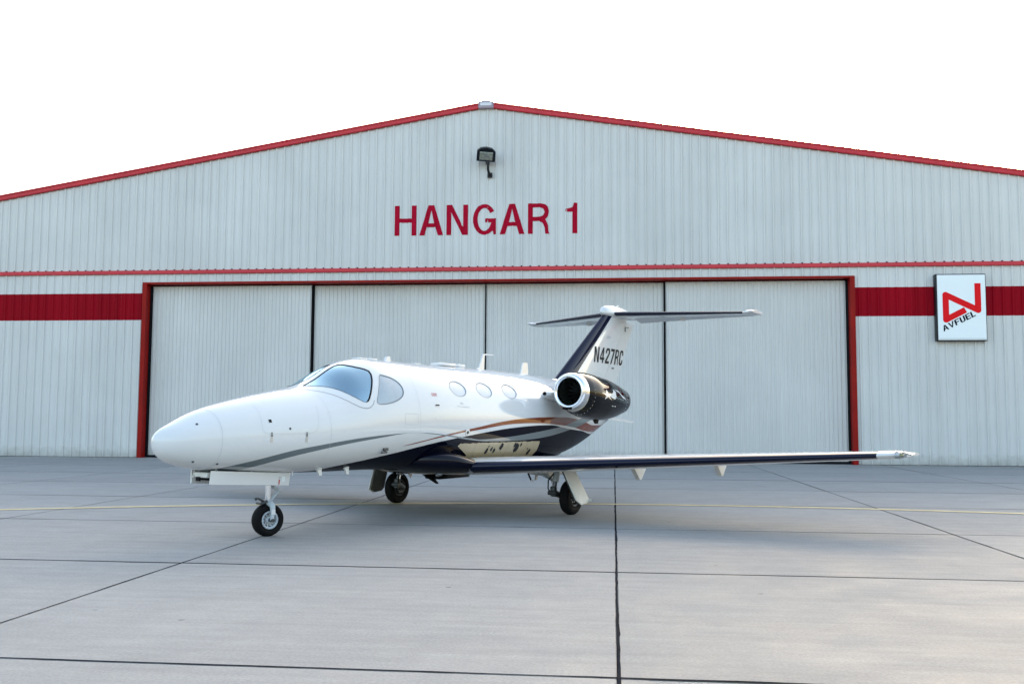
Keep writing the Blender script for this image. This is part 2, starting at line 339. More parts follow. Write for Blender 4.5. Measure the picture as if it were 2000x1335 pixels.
# ================================================================== HANGAR
RIDGE_X, RIDGE_Z, SLOPE, HALF = -4.43, 12.33, 0.1665, 24.2
HX0, HX1 = RIDGE_X-HALF, RIDGE_X+HALF
SLOPE_R = 0.1575
def rake(x): return RIDGE_Z - (SLOPE if x < RIDGE_X else SLOPE_R)*abs(x-RIDGE_X)
PITCHW = 0.305
def rib_pts(x0, n, pitch=PITCHW, hb=.046, ht=.019, H=.034, minor=True):
    pts = []
    for k in range(n):
        c = x0 + k*pitch + pitch/2
        pts += [(c-pitch/2, 0)]
        if minor: pts += [(c-pitch*.32, 0), (c-pitch*.27, .007), (c-pitch*.22, 0)]
        pts += [(c-hb, 0), (c-ht, H), (c+ht, H), (c+hb, 0)]
        if minor: pts += [(c+pitch*.22, 0), (c+pitch*.27, .007), (c+pitch*.32, 0)]
    pts.append((x0+n*pitch, 0)); return pts
WX0 = HX0
def wall_depth(x):
    ph = ((x-WX0) % PITCHW) - PITCHW/2; a = abs(ph)
    if a < .019: return .034
    if a < .046: return .034*(.046-a)/.027
    return 0.0
hangar = tag(empty('hangar', (RIDGE_X, FY, 0)), 'grey ribbed metal hangar with red trim, red gable lettering and four sliding doors', 'hangar')
def hl(v): return (v[0]-RIDGE_X, v[1]-FY, v[2])
def ribbed(name, x0, n, zlo, zhi, mats, splits=(), y=FY, parent=None, pitch=PITCHW, off=(0,0,0), **kw):
    """zlo/zhi: number or function of x; splits: list of (z, material index) row breaks"""
    pts = rib_pts(x0, n, pitch, **kw); rows = [zlo]+[s for s in splits]+[zhi]; vs = []; fs = []; fm = []; m = len(pts)
    for r in rows:
        for x, d in pts: vs.append((x-off[0], y-d-off[1], (r(x) if callable(r) else r)-off[2]))
    for i in range(len(rows)-1):
        for k in range(m-1): fs.append((i*m+k, i*m+k+1, (i+1)*m+k+1, (i+1)*m+k)); fm.append(1 if (len(mats) > 1 and i == 1) else 0)
    return link(name, vs, fs, None, parent, mats=mats, fmat=fm)
HO = (RIDGE_X, FY, 0)
gable = MB().box((0, .14, 6.9), (2*HALF-.2, .1, .5)).build('gable_wall', WALL, hangar)   # girt behind the sheets
nsh = int(math.ceil(2*HALF/(3*PITCHW)))
for k in range(nsh):
    x0 = WX0 + k*3*PITCHW; n = 3 if x0+3*PITCHW <= HX1 else max(1, int((HX1-x0)/PITCHW))
    ribbed('gable_sheet', x0, n, 6.60, lambda x: rake(x)-.02, [WALL], y=FY-.002*(k % 2), parent=gable, off=HO)
DX0, DX1, DZ = -16.82, 7.98, 6.25
# lower wall sheets either side of the door, with the red stripe, and the short ones above the door header
low = MB().box((DX0-RIDGE_X-5.9, .14, 3.0), (11.6, .1, .3)).build('lower_wall', WALL, hangar)
k = 0; x = WX0
while x < HX1-.2:
    n = 3
    if x < DX0 and x+n*PITCHW > DX0: n = max(1, int((DX0-x)/PITCHW))
    inside = x+.02 >= DX0-.16 and x < DX1-.05
    if inside:
        if x+n*PITCHW > DX1: n = max(1, int(round((DX1-x)/PITCHW)))
        ribbed('header_sheet', x, n, DZ-.06, 6.56, [WALL], y=FY-.002*(k % 2), parent=low, off=HO)
    else:
        ribbed('wall_sheet', x, n, .015, 6.56, [WALL, WALLR], splits=(4.895, 5.865), y=FY-.002*(k % 2), parent=low, off=HO)
    x += n*PITCHW; k += 1
# drip trim between gable and lower wall, one length of flashing after another
tx = HX0
while tx < HX1-.1:
    L_ = min(6.1, HX1-tx)
    MB().prism([(-.075,6.545),(-.088,6.56),(-.088,6.655),(-.045,6.685),(.0,6.69),(.0,6.545)], lambda y, z, a=tx: (a-RIDGE_X, y, z), lambda y, z, a=tx+L_-.004: (a-RIDGE_X, y, z)).build('drip_trim', TRIMR, hangar)
    tx += L_
# dark rib closures sitting on the drip trim
cm = MB()
for i in range(int(2*HALF/PITCHW)):
    c = WX0+i*PITCHW+PITCHW/2; cm.box((c-RIDGE_X, -.042, 6.70), (.055, .016, .030))
cm.build('rib_closure', BLACK, hangar)['kind'] = 'stuff'
# rake trim, in lengths
for s in (-1, 1):
    segs = 4; ln = HALF+.25
    for i in range(segs):
        a, b = ln*i/segs, ln*(i+1)/segs-.006
        if i == 0: a = .26
        prof = [(-.09,-.235),(-.115,-.215),(-.115,-.19),(-.095,-.175),(-.10,-.095),(-.135,-.075),(-.135,-.035),(.25,-.035),(.25,-.08),(-.02,-.11),(-.02,-.235)]; SL = SLOPE if s < 0 else SLOPE_R
        f = lambda y, z, d=a: (s*d, y, RIDGE_Z-SL*d+.22+z)
        g = lambda y, z, d=b: (s*d, y, RIDGE_Z-SL*d+.22+z)
        MB().prism(prof, f, g).build('rake_trim', TRIMR, hangar)
capm = mat('ridge cap metal', (0.30, 0.24, 0.29), 0.45)
rc = MB().box((0, -.04, RIDGE_Z+.065), (.54, .24, .25), bev=.02).build('ridge_cap', capm, hangar)
MB().box((0, -.165, RIDGE_Z+.08), (.40, .02, .11), bev=.006).build('cap_plate', mat('cap plate', (.62,.62,.66), .35), rc)
MB().box((0, .1, RIDGE_Z+.205), (.30, .5, .04)).build('ridge_vent', mat('ridge vent', (.6,.58,.55), .5), rc)
# roof and the hidden body of the building
DEPTH = 42.0
mb = MB()
mb.add([(-HALF-.3, .1, rake(HX0)+.09), (0, .1, RIDGE_Z+.14), (HALF+.3, .1, rake(HX1)+.09), (-HALF-.3, DEPTH, rake(HX0)+.09), (0, DEPTH, RIDGE_Z+.14), (HALF+.3, DEPTH, rake(HX1)+.09)], [(0,1,4,3),(1,2,5,4)])
mb.build('roof', mat('roof sheet', (.5,.5,.5), .5), hangar, recalc=False)
mb = MB()
for sx in (-HALF, HALF): mb.add([(sx,.05,0),(sx,DEPTH,0),(sx,DEPTH,rake(RIDGE_X+sx)+.06),(sx,.05,rake(RIDGE_X+sx)+.06)], [(0,1,2,3)])
mb.add([(-HALF,DEPTH,0),(HALF,DEPTH,0),(HALF,DEPTH,rake(HX1)),(0,DEPTH,RIDGE_Z),(-HALF,DEPTH,rake(HX0))], [(0,1,2,3,4)])
mb.build('rear_wall', WALL, hangar, recalc=False)
# door frame
for s, xa, xb in ((-1, DX0, DX0+.16), (1, DX1-.16, DX1)):
    MB().box(((xa+xb)/2-RIDGE_X, (.22), DZ/2), (.16, .62, DZ), bev=.008).build('door_jamb', JAMBR, hangar)
    xi = xb+.025 if s < 0 else xa-.025
    MB().box((xi-RIDGE_X, .30, DZ/2-.05), (.05, .2, DZ-.12)).build('jamb_strip', BLACK, hangar)  # narrow black strip along the inside of the jamb
MB().box(((DX0+DX1)/2-RIDGE_X, .22, DZ-.035), (DX1-DX0-.324, .60, .07), bev=.006).build('door_header', JAMBR, hangar)
MB().box(((DX0+DX1)/2-RIDGE_X, .65, DZ-.05), (DX1-DX0-.42, .2, .26)).build('door_track', BLACK, hangar)
MB().box(((DX0+DX1)/2-RIDGE_X, .95, DZ/2+.1), (DX1-DX0+1.0, .05, DZ+.4)).build('light_block_sheet', BLACK, hangar)  # unseen black sheet, added to stop light leaking through the door gaps
MB().box(((DX0+DX1)/2-RIDGE_X, .70, .015), (DX1-DX0, .9, .05)).build('door_sill', BLACK, hangar)
edges = [DX0+.185, -10.64, -4.456, 1.727, DX1-.185]
for i in range(4):
    yd = FY + (.30 if i in (0, 3) else .44); xa, xb = edges[i]+.04, edges[i+1]-.04
    if i in (1, 2): xa -= .02; xb += .02
    leaf = MB().box(((xa+xb)/2-RIDGE_X, yd+.07-FY, 3.08), (xb-xa-.02, .10, 5.9)).build('door_leaf', DARKSTEEL, hangar)
    ns = 7; pw = (xb-xa)/ns
    for k in range(ns):
        ribbed('door_sheet', xa+k*pw, 6, .085, 6.14, [DOORM], y=yd-.0015*(k % 2), parent=leaf, pitch=pw/6, off=HO, hb=.034, ht=.016, H=.022, minor=False)
    for xe in (xa-.012, xb+.012):
        MB().box((xe-RIDGE_X, yd+.02-FY, 3.09), (.03, .12, 6.02)).build('edge_seal', BLACK, leaf)
    MB().box(((xa+xb)/2-RIDGE_X, yd+.0-FY, .062), (xb-xa, .07, .05)).build('bottom_seal', BLACK, leaf)
# painted letters, laid over the ribs
def letter(ch, px0, px1, z0=7.82, z1=8.885):
    X = lambda px: -7.66+(px-771.0)*0.018017
    h = z1-z0; w = (X(px1)-X(px0))/h
    outer, holes = glyph_G(w, .16) if ch == 'G' else glyph(ch, w, .16)
    loops = [outer]+holes; tris = tessellate_polygon([[Vector((p[0], p[1], 0)) for p in lp] for lp in loops]); flat = [p for lp in loops for p in lp]
    bm = bmesh.new(); bv = [bm.verts.new((X(px0)+p[0]*h, 0, z0+p[1]*h)) for p in flat]
    for t in tris:
        try: bm.faces.new([bv[i] for i in t])
        except ValueError: pass
    k0 = int((X(px0)-WX0)/PITCHW)-1; k1 = int((X(px1)-WX0)/PITCHW)+2
    for kk in range(k0, k1+1):
        c = WX0+kk*PITCHW+PITCHW/2
        for dx in (-.046, -.019, .019, .046):
            bmesh.ops.bisect_plane(bm, geom=bm.verts[:]+bm.edges[:]+bm.faces[:], plane_co=(c+dx, 0, 0), plane_no=(1, 0, 0), dist=1e-5)
    # paint is missing on the steep flanks of a few ribs
    rnd = random.Random(ord(ch)+int(px0)); dead = []
    for f in bm.faces:
        cc = f.calc_center_median(); ph = abs(((cc.x-WX0) % PITCHW)-PITCHW/2)
        if .019 < ph < .046 and f.calc_area() < .0035 and rnd.random() < .05: dead.append(f)
    bmesh.ops.delete(bm, geom=dead, context='FACES')
    for v in bm.verts: v.co = Vector((v.co.x-RIDGE_X, -wall_depth(v.co.x)-.0125, v.co.z))
    me = bpy.data.meshes.new('painted_letter'); bmesh.ops.recalc_face_normals(bm, faces=bm.faces); bm.to_mesh(me); bm.free(); me.materials.append(LETR)
    o = bpy.data.objects.new('painted_letter', me); col.objects.link(o); o.parent = hangar
for ch, a, b in (('H',771.5,814.6),('A',820.5,867.5),('N',874,916),('G',925.6,970.8),('A',978,1026),('R',1032.6,1074.5),('1',1105,1127.5)): letter(ch, a, b)

# ------------------------------------------------------------------ wall sign
SX, SZ, SW, SH = 10.50, 4.05, 1.585, 2.20
sign = tag(empty('wall_sign', (SX, FY-.035, SZ)), 'white upright box sign with red ribbon logo and slanted black lettering on right wall', 'sign')
MB().box((SW/2, -.10, SH/2), (SW, .20, SH), bev=.012).build('sign_box', LAMPB, sign)
MB().box((SW/2+.012, -.205, SH/2), (SW-.075, .03, SH-.06), bev=.008).build('sign_face', SIGNW, sign)
def sg(X_, Y_):  # coordinates read on the sign -> metres on its face
    u = (X_-1065-15*(Y_-268)/617)/457; v = (885-Y_)/617; return (u*SW, v*SH)
rib = stroke([sg(1446,356), sg(1452,603), sg(1157,461), sg(1163,690), sg(1338,600)], .097, 8)
MB().prism(rib, lambda a, b: (a, -.226, b), lambda a, b: (a, -.221, b)).build('logo_ribbon', SIGNR, sign)
b0 = Vector(sg(1141,800)); b1 = Vector(sg(1432,655)); ang = math.atan2(b1.y-b0.y, b1.x-b0.x); total = (b1-b0).length
hgt = .195; wds = [1.15,1.15,.95,1.05,.95,.85]; gap = .14; sc = total/(sum(wds)+gap*5)
cx = 0
for ch, w in zip('AVFUEL', wds):
    o_, h_ = glyph(ch, w*sc/hgt, .22 if ch in 'AV' else .28)
    f = lambda a, b, c=cx: (b0.x+math.cos(ang)*(c+a*hgt)-math.sin(ang)*b*hgt+ .12*b*hgt, b0.y+math.sin(ang)*(c+a*hgt)+math.cos(ang)*b*hgt)
    MB().prism(o_, lambda a, b: (f(a,b)[0], -.2265, f(a,b)[1]), lambda a, b: (f(a,b)[0], -.221, f(a,b)[1]), h_).build('sign_letter', SIGNK, sign)
    cx += (w+gap)*sc
MB().box((SW/2+.02, -.228, .075), (SW-.10, .012, .012)).build('retainer', mat('sign retainer', (.5,.52,.54), .4), sign)

# ------------------------------------------------------------------ floodlight
fl = tag(empty('floodlight', (-4.28, FY-.034, 9.90)), 'black floodlight on a short arm above the red gable lettering', 'floodlight')
MB().box((0, -.03, 0), (.17, .06, .17), bev=.01).build('wall_plate', LAMPB, fl)
MB().tube([(0,-.03,0),(-.01,-.22,.02),(-.03,-.30,.12),(-.04,-.30,.34)], .043).build('arm', LAMPB, fl, 40)
MB().tube([(-.045,-.30,.31),(-.045,-.30,.45)], .066).build('knuckle', LAMPB, fl, 40)
tilt = Matrix.Rotation(math.radians(10), 3, 'Z') @ Matrix.Rotation(math.radians(36), 3, 'X') @ Matrix.Rotation(math.radians(3), 3, 'Y')
hc = Vector((-.10, -.34, .66))
def lt(x, y, z): return hc + tilt @ Vector((x, y, z))
# head: a rounded hood, glass on the front (-y)
mb = MB(); prof = [(.20,-.20),(.20,.20)] ; rings = []
for yy, k in ((-.12,1.0),(-.02,1.0),(.10,.92),(.20,.70)):
    ring = [(-.32*k,-.22*k),(.32*k,-.22*k),(.32*k,.14*k),(.20*k,.235*k),(0,.27*k),(-.20*k,.235*k),(-.32*k,.14*k)]
    rings.append([lt(a, yy, b) for a, b in ring])
mb.loft(rings).build('housing', LAMPB, fl, 35)
MB().box(lt(0,-.125,-.02), (.44,.02,.28), tilt, .005).build('reflector', mat('lamp reflector', (.92,.90,.70), .3, metal=.0, noise=(9,.35)), fl)
MB().box(lt(0.02,-.14,-.02), (.20,.03,.05), tilt, .01).build('bulb', mat('lamp bulb', (.75,.76,.74), .2), fl)
MB().box(lt(0,-.16,-.02), (.50,.006,.33), tilt).build('glass', LENS, fl)

# ================================================================== AIRPLANE
AX = (-2.1755867, 15.7205401, 0.0); TH = 1.1024752
jet = tag(empty('jet_airplane', AX, TH), 'white twin-engine business jet with navy belly, brown and silver stripes, parked before the hangar', 'airplane')
# local frame: x aft, y to the aircraft's right, z up; "port" below means -y
def P(x, port, z): return (x, -port, z)
X0 = -6.21
def pchip(xs, ys):
    xs = np.array(xs, float); ys = np.array(ys, float); h = np.diff(xs); dl = np.diff(ys)/h; n = len(xs); m = np.zeros(n)
    for i in range(1, n-1):
        if dl[i-1]*dl[i] > 0:
            w1 = 2*h[i]+h[i-1]; w2 = h[i]+2*h[i-1]; m[i] = (w1+w2)/(w1/dl[i-1]+w2/dl[i])
    m[0] = dl[0]; m[-1] = dl[-1]
    def f(x):
        x = np.clip(np.asarray(x, float), xs[0], xs[-1]); i = np.clip(np.searchsorted(xs, x)-1, 0, n-2); t = (x-xs[i])/h[i]
        return (2*t**3-3*t**2+1)*ys[i]+(t**3-2*t**2+t)*h[i]*m[i]+(-2*t**3+3*t**2)*ys[i+1]+(t**3-t**2)*h[i]*m[i+1]
    return f
def smoothed(xs, ys, sig):
    f = pchip(xs, ys); g = np.linspace(xs[0], xs[-1], 1200); v = f(g); st = g[1]-g[0]
    k = np.arange(-60, 61)*st; w = np.exp(-.5*(k/sig)**2); w /= w.sum()
    lo = 2*v[0]-v[60:0:-1]; hi = 2*v[-1]-v[-2:-62:-1]
    s = np.convolve(np.concatenate([lo, v, hi]), w, 'valid')
    bl = np.clip((g-.25)/.35, 0, 1); s = v*(1-bl)+s*bl
    return lambda x: np.interp(x, g, s)
SS = [0,.06,.25,.6,1.1,1.7,2.05,2.3,2.75,3.2,3.7,4.2,5,6,7,8,9,10,10.9]; U = [math.sqrt(s) for s in SS]
fW = smoothed(U, [0,.140,.272,.385,.51,.62,.672,.70,.74,.765,.785,.80,.80,.80,.79,.70,.54,.36,.17], .05)
fM = smoothed(U, [1.17,1.172,1.18,1.19,1.21,1.24,1.265,1.28,1.31,1.35,1.38,1.40,1.40,1.40,1.41,1.45,1.50,1.53,1.55], .05)
fT = smoothed(U, [1.175,1.285,1.388,1.536,1.661,1.777,1.838,1.920,2.145,2.254,2.258,2.252,2.247,2.247,2.235,2.20,2.09,1.979,1.85], .013)
fB = smoothed(U, [1.165,1.025,.922,.845,.809,.772,.758,.75,.746,.744,.728,.695,.645,.63,.66,.73,.91,1.255,1.595], .05)
NU, NL = 2.15, 2.2
def fus(x, a):
    u = math.sqrt(max(x-X0, 0)); w = float(fW(u)); m = float(fM(u)); c = math.cos(a); s = math.sin(a)
    n, h = (NU, float(fT(u))-m) if c >= 0 else (NL, m-float(fB(u)))
    return Vector((x, -w*math.copysign(abs(s)**(2/n), s), m+h*math.copysign(abs(c)**(2/n), c)))
def a_of(x, z):
    u = math.sqrt(max(x-X0, 0)); m = float(fM(u))
    n, h = (NU, float(fT(u))-m) if z >= m else (NL, m-float(fB(u)))
    c = min(1, abs(z-m)/h)**(n/2); a = math.acos(c); return a if z >= m else PI-a
def fus_n(x, a):
    ex, ea = 1e-3, 4e-3
    x = max(x, X0+2e-3)
    dx = fus(x+ex, a)-fus(x-ex, a); da = fus(x, a+ea)-fus(x, a-ea); n = da.cross(dx)
    if n.length < 1e-12: return Vector((-1, 0, 0))
    n.normalize(); c = fus(x, a)-Vector((x, 0, float(fM(math.sqrt(x-X0)))))
    return n if n.dot(c) > 0 else -n
def on_fus(x, z, off=0.0, side=1):
    a = a_of(x, z); p = fus(x, a)+fus_n(x, a)*off
    return Vector((p.x, p.y*side, p.z))

# ---- livery (paint scheme) ----
def livery_mat():
    m = bpy.data.materials.new('airplane livery'); m.use_nodes = True; nt = m.node_tree; b = nt.nodes['Principled BSDF']; L = nt.links.new
    tc = nt.nodes.new('ShaderNodeTexCoord'); sp = nt.nodes.new('ShaderNodeSeparateXYZ'); L(tc.outputs['Object'], sp.inputs[0])
    XA, XB, ZA, ZB = -6.4, 4.9, 0.5, 1.8
    mr = nt.nodes.new('ShaderNodeMapRange'); mr.inputs[1].default_value = XA; mr.inputs[2].default_value = XB; L(sp.outputs['X'], mr.inputs[0])
    mz = nt.nodes.new('ShaderNodeMapRange'); mz.inputs[1].default_value = ZA; mz.inputs[2].default_value = ZB; L(sp.outputs['Z'], mz.inputs[0])
    def curve(pts):
        n = nt.nodes.new('ShaderNodeFloatCurve'); c = n.mapping.curves[0]
        pts = sorted(pts); q = []
        for x, z in pts:
            if q and x-q[-1][0] < .03: continue
            q.append((x, z))
        q = [((x-XA)/(XB-XA), (z-ZA)/(ZB-ZA)) for x, z in q]
        if q[0][0] > 0: q = [(0, q[0][1])]+q
        if q[-1][0] < 1: q = q+[(1, q[-1][1])]
        c.points[0].location = q[0]; c.points[1].location = q[-1]
        for p in q[1:-1]: c.points.new(*p)
        for p in c.points: p.handle_type = 'AUTO_CLAMPED'
        n.mapping.update(); L(mr.outputs[0], n.inputs['Value']); return n.outputs[0]
    def op(o, a, b_):
        n = nt.nodes.new('ShaderNodeMath'); n.operation = o
        for i, v in enumerate((a, b_)):
            if isinstance(v, float): n.inputs[i].default_value = v
            else: L(v, n.inputs[i])
        return n.outputs[0]
    below = lambda c: op('LESS_THAN', mz.outputs[0], c)
    above = lambda c: op('GREATER_THAN', mz.outputs[0], c)
    greyT = [(-6.3,.60),(-5.70,.82),(-5.536,.858),(-5.391,.893),(-5.127,.955),(-4.832,1.026),(-4.636,1.066),(-4.275,1.119),(-3.88,1.17),(-3.444,1.213),(-3.159,1.233),(-2.96,1.244),(-2.712,1.2485),(-2.583,1.2485),(-2.32,1.245),(-2.089,1.228),(-1.842,1.207),(-1.585,1.184),(-1.318,1.158),(-1.043,1.137),(-.707,1.147),(-.36,1.164),(.002,1.188),(.382,1.221),(.784,1.259),(1.309,1.311),(1.544,1.341),(2.153,1.438),(2.7,1.54),(3.3,1.66),(4.8,1.79)]
    greyB = [(-6.3,.62),(-5.6,.72),(-5.30,.80),(-5.118,.86),(-4.928,.918),(-4.633,.99),(-4.433,1.03),(-4.066,1.093),(-3.657,1.151),(-3.201,1.204),(-2.957,1.233),(-2.711,1.2475),(-2.583,1.2475),(-2.317,1.233),(-2.084,1.212),(-1.835,1.187),(-1.641,1.166),(-1.441,1.145),(-1.17,1.123),(-.891,1.108),(-.327,1.104),(.045,1.106),(.432,1.121),(.833,1.149),(1.291,1.199),(1.82,1.268),(2.033,1.297),(2.579,1.385),(3.1,1.48),(3.7,1.60),(4.8,1.75)]
    brT = [(-2.95,1.03),(-2.832,1.069),(-2.595,1.113),(-2.344,1.154),(-2.08,1.199),(-1.851,1.233),(-1.611,1.265),(-1.362,1.298),(-1.102,1.331),(-.764,1.377),(-.41,1.414),(-.038,1.444),(.353,1.464),(.766,1.475),(1.235,1.48),(1.67,1.474),(2.153,1.438),(2.579,1.385),(3.074,1.335),(3.45,1.335),(3.7,1.345),(4.8,1.36)]
    brB = [(-2.95,1.05),(-2.832,1.068),(-2.587,1.099),(-2.337,1.14),(-2.072,1.179),(-1.842,1.207),(-1.604,1.239),(-1.355,1.263),(-1.096,1.287),(-.76,1.323),(-.408,1.354),(-.038,1.371),(.352,1.377),(.681,1.375),(1.037,1.360),(1.545,1.334),(2.02,1.295),(2.53,1.237),(2.949,1.217),(3.285,1.22),(3.6,1.28),(3.75,1.36),(4.8,1.5)]
    nvT = [(-6.3,.5),(-4.9,.755),(-4.266,.778),(-4.033,.789),(-3.935,.812),(-3.786,.842),(-3.646,.866),(-3.456,.894),(-3.259,.928),(-3.0,.968),(-2.78,1.005),(-2.55,1.045),(-2.305,1.084),(-2.044,1.121),(-1.76,1.157),(-1.461,1.19),(-1.148,1.225),(-.75,1.264),(-.401,1.295),(-.033,1.317),(.356,1.335),(.768,1.343),(1.077,1.339),(1.464,1.302),(1.819,1.27),(2.222,1.247),(2.45,1.233),(2.867,1.186),(3.167,1.167),(3.6,1.16),(4.8,1.15)]
    cgt, cgb, cbt, cbb, cnt = curve(greyT), curve(greyB), curve(brT), curve(brB), curve(nvT)
    m_br = op('MULTIPLY', below(cbt), above(cbb)); m_nv = below(cnt); m_gr = op('MULTIPLY', below(cgt), above(cgb))
    m_sw = op('MULTIPLY', op('MULTIPLY', above(cnt), below(cbb)), op('GREATER_THAN', sp.outputs['X'], 1.0))
    def mix(fac, a, b_):
        n = nt.nodes.new('ShaderNodeMix'); n.data_type = 'RGBA'; L(fac, n.inputs[0])
        for i, v in ((6, a), (7, b_)):
            if isinstance(v, tuple): n.inputs[i].default_value = (*v, 1)
            else: L(v, n.inputs[i])
        return n.outputs[2]
    white, brown, navy, silver = (.65,.65,.645), (.20,.048,.018), (.0006,.0013,.0075), (.17,.20,.21)
    c = mix(m_br, white, brown); c = mix(m_nv, c, navy); c = mix(m_gr, c, silver); c = mix(m_sw, c, white)
    L(c, b.inputs['Base Color']); b.inputs['Roughness'].default_value = .28; b.inputs['Coat Weight'].default_value = .85; b.inputs['Coat Roughness'].default_value = .02; b.inputs['Specular IOR Level'].default_value = 0.0; b.inputs['Coat IOR'].default_value = 1.36
    ms = op('MULTIPLY', m_gr, .35); L(ms, b.inputs['Metallic']); b.inputs['Coat IOR'].default_value = 1.5
    cw = op('MULTIPLY', op('MULTIPLY', m_nv, op('SUBTRACT', 1.0, m_gr)), -.62); L(op('ADD', cw, 1.0), b.inputs['Coat Weight'])
    return m
LIV = livery_mat()

# ---- fuselage shell with real window openings ----
def resample(poly, step):
    out = []
    for i in range(len(poly)):
        a = Vector(poly[i]); b_ = Vector(poly[(i+1) % len(poly)]); n = max(1, int((b_-a).length/step))
        for k in range(n): out.append(tuple(a.lerp(b_, k/n)))
    return out
def chaikin(poly, it=2):
    for _ in range(it):
        q = []
        for i in range(len(poly)):
            a, b_ = poly[i], poly[(i+1) % len(poly)]
            q += [(.75*a[0]+.25*b_[0], .75*a[1]+.25*b_[1]), (.25*a[0]+.75*b_[0], .25*a[1]+.75*b_[1])]
        poly = q
    return poly
WS = [(-4.105,.125),(-3.93,.075),(-3.75,.062),(-3.60,.058),(-3.47,.056),(-3.425,.075),(-3.407,.10),(-3.386,.258),(-3.336,.404),(-3.262,.527),(-3.227,.604),(-3.234,.693),(-3.279,.81),(-3.338,.921),(-3.399,1.032),(-3.454,1.119),(-3.491,1.159),(-3.528,1.167),(-3.572,1.145),(-3.639,1.072),(-3.717,.961),(-3.788,.83),(-3.857,.675),(-3.924,.534),(-3.989,.401),(-4.057,.275)]
SWN = chaikin([(-3.116,.722),(-3.046,.754),(-2.939,.80),(-2.86,.861),(-2.809,.941),(-2.787,1.016),(-2.796,1.097),(-2.836,1.163),(-2.914,1.215),(-3.012,1.25),(-3.125,1.267),(-3.222,1.266),(-3.314,1.252),(-3.349,1.226),(-3.355,1.189),(-3.289,1.06),(-3.202,.891)], 1)
def oval(cx, cz=1.878, rx=.195, rz=.116, n=28):
    return [(cx+rx*math.cos(2*PI*k/n), a_of(cx+rx*math.cos(2*PI*k/n), cz+rz*math.sin(2*PI*k/n))) for k in range(n)]
OV = [oval(-1.545), oval(-.868, 1.876), oval(-.168, 1.873)]
WS = resample(WS, .06); SWN = resample(SWN, .07)
openings = [WS, SWN]+OV
openings += [[(x, -a) for x, a in p] for p in openings]
NA = 96; DA = 2*PI/NA
xs_f = [X0+1.0*(i/26)**2 for i in range(27)]; xe = xs_f[-1]
xs_f += [xe+(4.68-xe)*i/150 for i in range(1, 151)]
i0 = min(i for i, x in enumerate(xs_f) if x > -4.36); i1 = min(i for i, x in enumerate(xs_f) if x > .16); ja = 22
verts_xa = []; idx = {}
def vid(i, j):
    j = ((j+NA//2) % NA)-NA//2
    if (i, j) not in idx: idx[(i, j)] = len(verts_xa); verts_xa.append((xs_f[i], j*DA))
    return idx[(i, j)]
faces = []
for i in range(len(xs_f)-1):
    for j in range(-NA//2, NA//2):
        if i0 <= i < i1 and -ja <= j < ja: continue
        q = (vid(i, j), vid(i, j+1), vid(i+1, j+1), vid(i+1, j))
        faces.append(q)
def inside(p, poly):
    r = False; n = len(poly)
    for k in range(n):
        a, b_ = poly[k], poly[(k+1) % n]
        if (a[1] > p[1]) != (b_[1] > p[1]) and p[0] < (b_[0]-a[0])*(p[1]-a[1])/(b_[1]-a[1])+a[0]: r = not r
    return r
def near(p, poly, d):
    return any((p[0]-q[0])**2+(p[1]-q[1])**2 < d*d for q in poly)
pts = []; keep = []; edges_c = []
for i in range(i0, i1+1):
    for j in range(-ja, ja+1):
        p = (xs_f[i], j*DA); border = i in (i0, i1) or j in (-ja, ja)
        if not border and any(inside(p, o) or near(p, o, .028) for o in openings): continue
        pts.append(Vector(p)); keep.append((i, j))
for o in openings:
    s = len(pts); pts += [Vector(p) for p in o]; keep += [None]*len(o); edges_c += [(s+k, s+(k+1) % len(o)) for k in range(len(o))]
vo, eo, fo, ov_, oe, of_ = delaunay_2d_cdt(pts, edges_c, [], 0, 1e-6)
remap = []
for k, v in enumerate(vo):
    src = next((keep[s] for s in ov_[k] if s < len(keep) and keep[s] is not None), None)
    if src is not None: remap.append(vid(*src))
    else: remap.append(len(verts_xa)); verts_xa.append((v.x, v.y))
for f in fo:
    c = (sum(vo[k].x for k in f)/len(f), sum(vo[k].y for k in f)/len(f))
    if any(inside(c, o) for o in openings): continue
    faces.append(tuple(remap[k] for k in f))
vs3 = [fus(x, a) for x, a in verts_xa]
fz = link('fuselage', vs3, faces, LIV, jet)
fz.data.polygons.foreach_set('use_smooth', [True]*len(fz.data.polygons))
# make every face look outwards, then give the shell its exact normals
bm = bmesh.new(); bm.from_mesh(fz.data)
for f in bm.faces:
    c = f.calc_center_median(); u = math.sqrt(max(c.x-X0, 1e-5)); out = c-Vector((c.x+.0, 0, float(fM(u)))); out.x = -.3 if c.x < -5.9 else 0
    if f.normal.dot(out) < 0: f.normal_flip()
bm.to_mesh(fz.data); bm.free()
fz.data.normals_split_custom_set_from_vertices([tuple(fus_n(x, a)) for x, a in verts_xa])
MB().lathe([(0,.001),(.05,.10),(.0,.165)], (4.66,0,1.70), (1,0,0), 24).build('tail_cap', WHITE, jet, 60)

